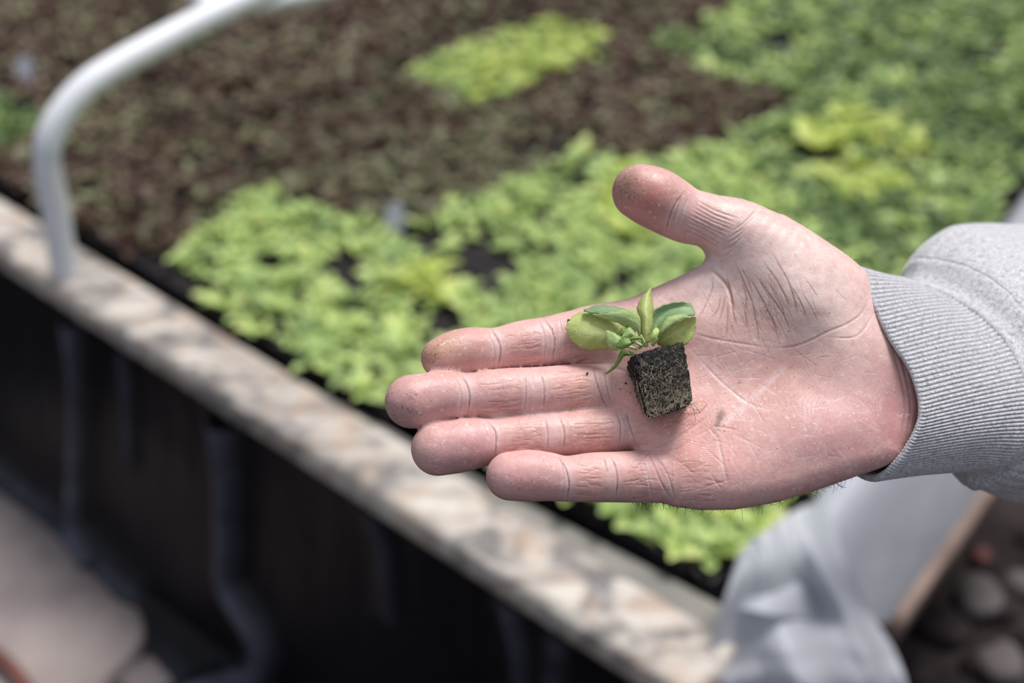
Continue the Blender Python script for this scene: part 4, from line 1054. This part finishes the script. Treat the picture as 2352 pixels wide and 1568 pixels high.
# fine roots over the plug
def roots():
    parts = []
    for k in range(950):
        face = rng.choice(3, p=[.70, .22, .08]); v0 = rng.beta(2.5, 1.2) if face != 2 else 1.0
        u, v = rng.uniform(0.02, .98), v0; a = rng.normal(math.pi/2, .9); L = rng.uniform(.03, .17); P = []
        for s in range(8):
            uu_, vv_ = np.clip(u, 0, 1), np.clip(v, .02, 1)
            if face == 0: q = plug_pt(uu_, vv_, 1.0)+np.array([0, 0, .55+.25*rng.random()])
            elif face == 1: q = plug_pt(0, vv_, uu_)+np.array([-.6, 0, .1])
            else: q = plug_pt(uu_, 1.0, np.clip(rng.normal(.6, .05), 0, 1))+np.array([0, -.6, 0])
            P.append(to_world(q)); u += math.cos(a)*L/7; v += math.sin(a)*L/7*.8; a += rng.normal(0, .3)
        parts.append(tube(P, rng.uniform(.000022, .00005), 4, False))
    for k in range(16):        # loose roots curling out below the plug
        x, y = rng.uniform(1488, 1588), 0; y = 958-(x-1488)*.33; a = rng.normal(-.15, .5); P = []; cx, cy, cz = x, y, rng.uniform(2, 9); L = rng.uniform(25, 70)
        for s in range(10):
            P.append(to_world(H(cx, cy, cz))); cx += math.cos(a)*L/9; cy += math.sin(a)*L/9+rng.uniform(0, .9); a += rng.normal(0, .3); cz -= .4
        parts.append(tube(P, np.linspace(.00013, .00006, 10), 5, False))
    return join(parts)
V, F = roots()
tag(obj('roots', V, F, m_simple('pale_roots', srgb(84, 68, 48), srgb(206, 194, 168), 300, .6, .3), seed), 'fine pale roots matted over the black plug', kind='stuff')

def m_fleaf(name, c1, c2, vein):
    m = Mat(name, .42, .4)
    t = m.noise(160, 5, .6); f = m.noise(1300, 3, .6)
    c = m.ramp(t, [(.3, c1), (.7, c2)])
    c = m.mix(m.math('MULTIPLY', m.attr('rib'), .75), c, vein)
    c = m.mix(m.ramp(f, [(.60, (0, 0, 0, 1)), (.72, (.35, .35, .35, 1))]), c, vein)
    m.color(c); m.bump(m.math('ADD', f, m.math('MULTIPLY', t, 2)), .5, .0004)
    tr = m.n('ShaderNodeBsdfTranslucent'); mx = m.n('ShaderNodeMixShader'); mx.inputs[0].default_value = .35; m.l(c, tr.inputs[0])
    m.l(m.b.outputs[0], mx.inputs[1]); m.l(tr.outputs[0], mx.inputs[2]); m.l(mx.outputs[0], m.t.nodes['Material Output'].inputs[0]); return m.m
ML_PALE = m_fleaf('leaf_underside', srgb(190, 204, 118), srgb(212, 222, 144), srgb(232, 236, 186))
ML_BLUE = m_fleaf('leaf_upper_side', srgb(136, 168, 128), srgb(164, 190, 140), srgb(198, 214, 160))
ML_MIDG = m_fleaf('leaf_mid_green', srgb(166, 192, 122), srgb(190, 210, 142), srgb(218, 228, 176))
ML_DEEP = m_fleaf('leaf_deep_green', srgb(108, 150, 70), srgb(146, 178, 98), srgb(178, 200, 124))
ML_STEM = m_simple('pale_stem', srgb(178, 196, 128), srgb(206, 216, 164), 120, .45, .4)
K = 360/1568
def cc(p): return H(1280+p[0]*K, 640+p[1]*K, p[2])
def leaf(name, e1, mid, e2, mat, nu=36, nv=17, wave=.25, vein=True):
    """three lines of control points in the close-up's pixels with heights in mm: one edge, midrib, other edge"""
    L = [catmull(np.array([cc(p) for p in e]), nu) for e in (e1, mid, e2)]
    s = np.linspace(0, 1, nv)[None, :, None]; a, b, c = (l[:, None] for l in L)
    P = a*(1-s)*(1-2*s)+b*4*s*(1-s)+c*s*(2*s-1)
    uu, vv = np.meshgrid(np.linspace(0, 1, nu), np.linspace(0, 1, nv), indexing='ij')
    ed = np.abs(vv-.5)*2
    P[..., 2] += wave*(np.sin(uu*17+vv*3)*ed**2+.5*fbm(uu*9, vv*9, hash(name+str(e1[0])) % 97, 3))
    P[..., 1] += .16*np.sin(uu*46)*ed**8
    o = obj(name, to_world(P.reshape(-1, 3)), grid_faces(nu, nv), mat, seed)
    rib = np.exp(-((vv-.5)/.07)**2)*(1-.6*uu)
    for q in range(5): rib = np.maximum(rib, .45*np.exp(-((uu-.15-.16*q-np.abs(vv-.5)*.45)/.018)**2))
    attr(o, 'rib', rib if vein else rib*.3)
    md = o.modifiers.new('thick', 'SOLIDIFY'); md.thickness = .00045; md.offset = 0
    return o
def stem(pts, r0, r1):
    P = catmull(np.array([to_world(cc(p)) for p in pts]), 14); V, F = tube(P, np.linspace(r0, r1, 14)*.72, 10); obj('stem', V, F, ML_STEM, seed)
# big round leaf at the left, seen from below
leaf('leaf', [(700, 585, 6), (600, 430, 6), (430, 330, 5), (235, 335, 4), (120, 420, 4), (85, 490, 4)], [(705, 610, 7), (560, 565, 8), (420, 540, 8), (280, 520, 7), (160, 500, 5.5), (84, 492, 4)], [(705, 635, 6), (600, 668, 5), (450, 703, 4), (270, 700, 4), (140, 610, 4), (85, 495, 4)], ML_PALE)
# folded leaf lying over it: upper side above, turned-down flank below
leaf('leaf', [(828, 560, 10), (800, 400, 12), (700, 318, 11), (560, 278, 9), (410, 266, 7), (264, 316, 6)], [(828, 563, 10), (815, 410, 13), (720, 322, 12), (580, 300, 11), (430, 305, 9.5), (265, 320, 7)], [(828, 566, 10), (818, 420, 13), (735, 330, 13), (600, 330, 12.5), (450, 352, 11), (268, 325, 8)], ML_BLUE, vein=False)
leaf('leaf', [(828, 562, 11), (826, 390, 13), (750, 308, 13.5), (620, 322, 13), (480, 348, 11.5), (350, 354, 9.5)], [(826, 566, 11), (806, 450, 13), (720, 400, 13.5), (620, 380, 13), (480, 372, 11.5), (352, 357, 9.5)], [(820, 572, 10), (792, 525, 11.5), (710, 492, 11), (600, 438, 11), (460, 398, 10.5), (354, 360, 9.5)], ML_MIDG)
# upright leaf in the middle
leaf('leaf', [(850, 640, 9), (838, 520, 10), (834, 400, 11), (800, 300, 11), (850, 190, 11), (925, 100, 12)], [(890, 640, 11), (888, 520, 13), (892, 400, 14), (880, 300, 14), (895, 190, 13), (932, 98, 12)], [(925, 635, 9), (945, 520, 10), (952, 400, 11), (957, 300, 11), (945, 190, 11), (940, 96, 12)], ML_PALE)
# right leaf: upper side, rolled flank and pale lower half
leaf('leaf', [(945, 600, 8), (940, 470, 9), (965, 330, 10), (1070, 262, 10), (1220, 232, 9), (1330, 240, 8)], [(960, 610, 8), (985, 490, 8), (1050, 380, 8), (1150, 310, 8), (1270, 290, 8), (1368, 310, 8)], [(975, 620, 9), (1035, 510, 11), (1100, 410, 12), (1190, 368, 12), (1280, 370, 11), (1376, 362, 9)], ML_BLUE, vein=False)
leaf('leaf', [(985, 610, 9), (1030, 510, 12), (1090, 405, 13), (1180, 366, 13), (1260, 360, 12), (1345, 384, 10)], [(995, 615, 9.5), (1055, 520, 13), (1120, 435, 14), (1195, 400, 14), (1265, 382, 13), (1346, 388, 10)], [(1005, 622, 9), (1075, 530, 12), (1140, 470, 13), (1210, 438, 13), (1275, 410, 12), (1347, 392, 10)], ML_MIDG)
leaf('leaf', [(985, 622, 6), (1075, 530, 9), (1150, 462, 10), (1240, 420, 9.5), (1320, 390, 9), (1384, 375, 8)], [(995, 640, 5), (1080, 600, 6.5), (1160, 550, 7), (1240, 510, 6.5), (1320, 460, 6), (1388, 420, 6)], [(1000, 655, 4), (1090, 690, 4), (1190, 700, 4), (1280, 665, 4), (1355, 580, 5), (1392, 460, 5.5)], ML_PALE)
# small leaves near the crown
leaf('leaf', [(725, 640, 12), (640, 590, 13), (560, 540, 13), (500, 520, 12), (486, 530, 12)], [(725, 655, 12), (650, 640, 14), (580, 620, 14), (520, 590, 13), (484, 545, 12)], [(725, 670, 12), (650, 700, 13), (550, 714, 12), (505, 660, 12), (484, 565, 12)], ML_MIDG, wave=.15)
leaf('leaf', [(775, 612, 14), (715, 598, 15), (660, 594, 15), (620, 620, 14.5), (592, 668, 14)], [(772, 622, 14), (720, 640, 16), (670, 650, 16), (630, 665, 15), (592, 672, 14)], [(768, 632, 14), (725, 662, 15), (680, 688, 15), (630, 694, 14.5), (594, 680, 14)], ML_DEEP, wave=.1)
leaf('leaf', [(800, 580, 13), (740, 500, 14), (700, 498, 14), (660, 560, 14), (640, 588, 14)], [(806, 590, 13), (760, 550, 15), (720, 545, 15), (680, 575, 14.5), (645, 592, 14)], [(810, 600, 13), (780, 592, 14), (740, 585, 14), (695, 592, 14), (650, 596, 14)], ML_MIDG, wave=.1)
leaf('leaf', [(700, 480, 11), (660, 488, 12), (632, 515, 12), (625, 545, 12)], [(700, 500, 11), (672, 520, 12.5), (650, 540, 12.5), (628, 560, 12)], [(700, 520, 11), (685, 548, 12), (665, 562, 12), (632, 570, 12)], ML_DEEP, wave=.1)
leaf('leaf', [(850, 590, 15), (800, 578, 16), (760, 582, 16), (730, 600, 15.5)], [(852, 598, 15), (800, 590, 16.5), (765, 596, 16.5), (730, 604, 15.5)], [(853, 606, 15), (805, 602, 16), (770, 607, 16), (732, 608, 15.5)], ML_DEEP, wave=.05)
leaf('leaf', [(985, 490, 13), (960, 520, 14), (940, 570, 14), (922, 630, 13)], [(1005, 500, 13), (985, 535, 14.5), (962, 580, 14.5), (930, 635, 13)], [(1020, 520, 13), (1010, 550, 14), (985, 595, 14), (942, 640, 13)], ML_PALE, wave=.1)
leaf('leaf', [(735, 735, 8), (650, 705, 9), (628, 740, 9), (585, 850, 7), (486, 950, 4)], [(735, 750, 8), (665, 745, 10), (625, 795, 9.5), (575, 880, 7.5), (485, 952, 4)], [(735, 768, 8), (668, 768, 9), (635, 815, 9), (580, 890, 7), (490, 950, 4)], ML_DEEP, wave=.1)
stem([(860, 660, 9), (820, 610, 11), (785, 560, 11), (760, 510, 11)], .0009, .0005); stem([(850, 670, 10), (780, 640, 12), (720, 650, 12)], .0008, .0005); stem([(800, 700, 9), (720, 680, 9), (660, 660, 8)], .0009, .0006)
stem([(760, 750, 7), (700, 750, 8), (650, 752, 8)], .0009, .0006); stem([(950, 660, 8), (1000, 600, 10), (1050, 530, 11)], .0011, .0006); stem([(880, 670, 9), (888, 600, 11), (890, 520, 12)], .0016, .0008); stem([(820, 690, 8), (870, 640, 11), (835, 560, 12)], .0008, .0004)

# crumbs of soil on the palm and leaves
M_CRUMB = m_simple('black_soil_crumb', srgb(24, 18, 18), srgb(52, 42, 40), 300, .8, .3)
vis_z = {}
tree_pts = np.stack([HX, HY], 1)
def skin_w(x, y):
    m = (np.abs(HX-x) < 4) & (np.abs(HY-y) < 4) & (front > .2)
    return HV[m, 2].max() if m.any() else 0
for x, y, r in ((1437, 880, .38), (1349, 857, .42), (1424, 893, .22), (1448, 901, .2), (1414, 886, .15), (1306, 735, .5)):
    z = skin_w(x, y)
    zz = ZH*1000-z; c = to_world(np.array([(x-1176)/FPX*zz, -(y-784)/FPX*zz, z+r*.3]))
    tag(blob('soil_crumb', c, r*1e-3, M_CRUMB, int(x)), 'tiny black crumb of soil stuck to the fingers and palm beside the plug', 'crumb', 'soil crumbs on the hand')
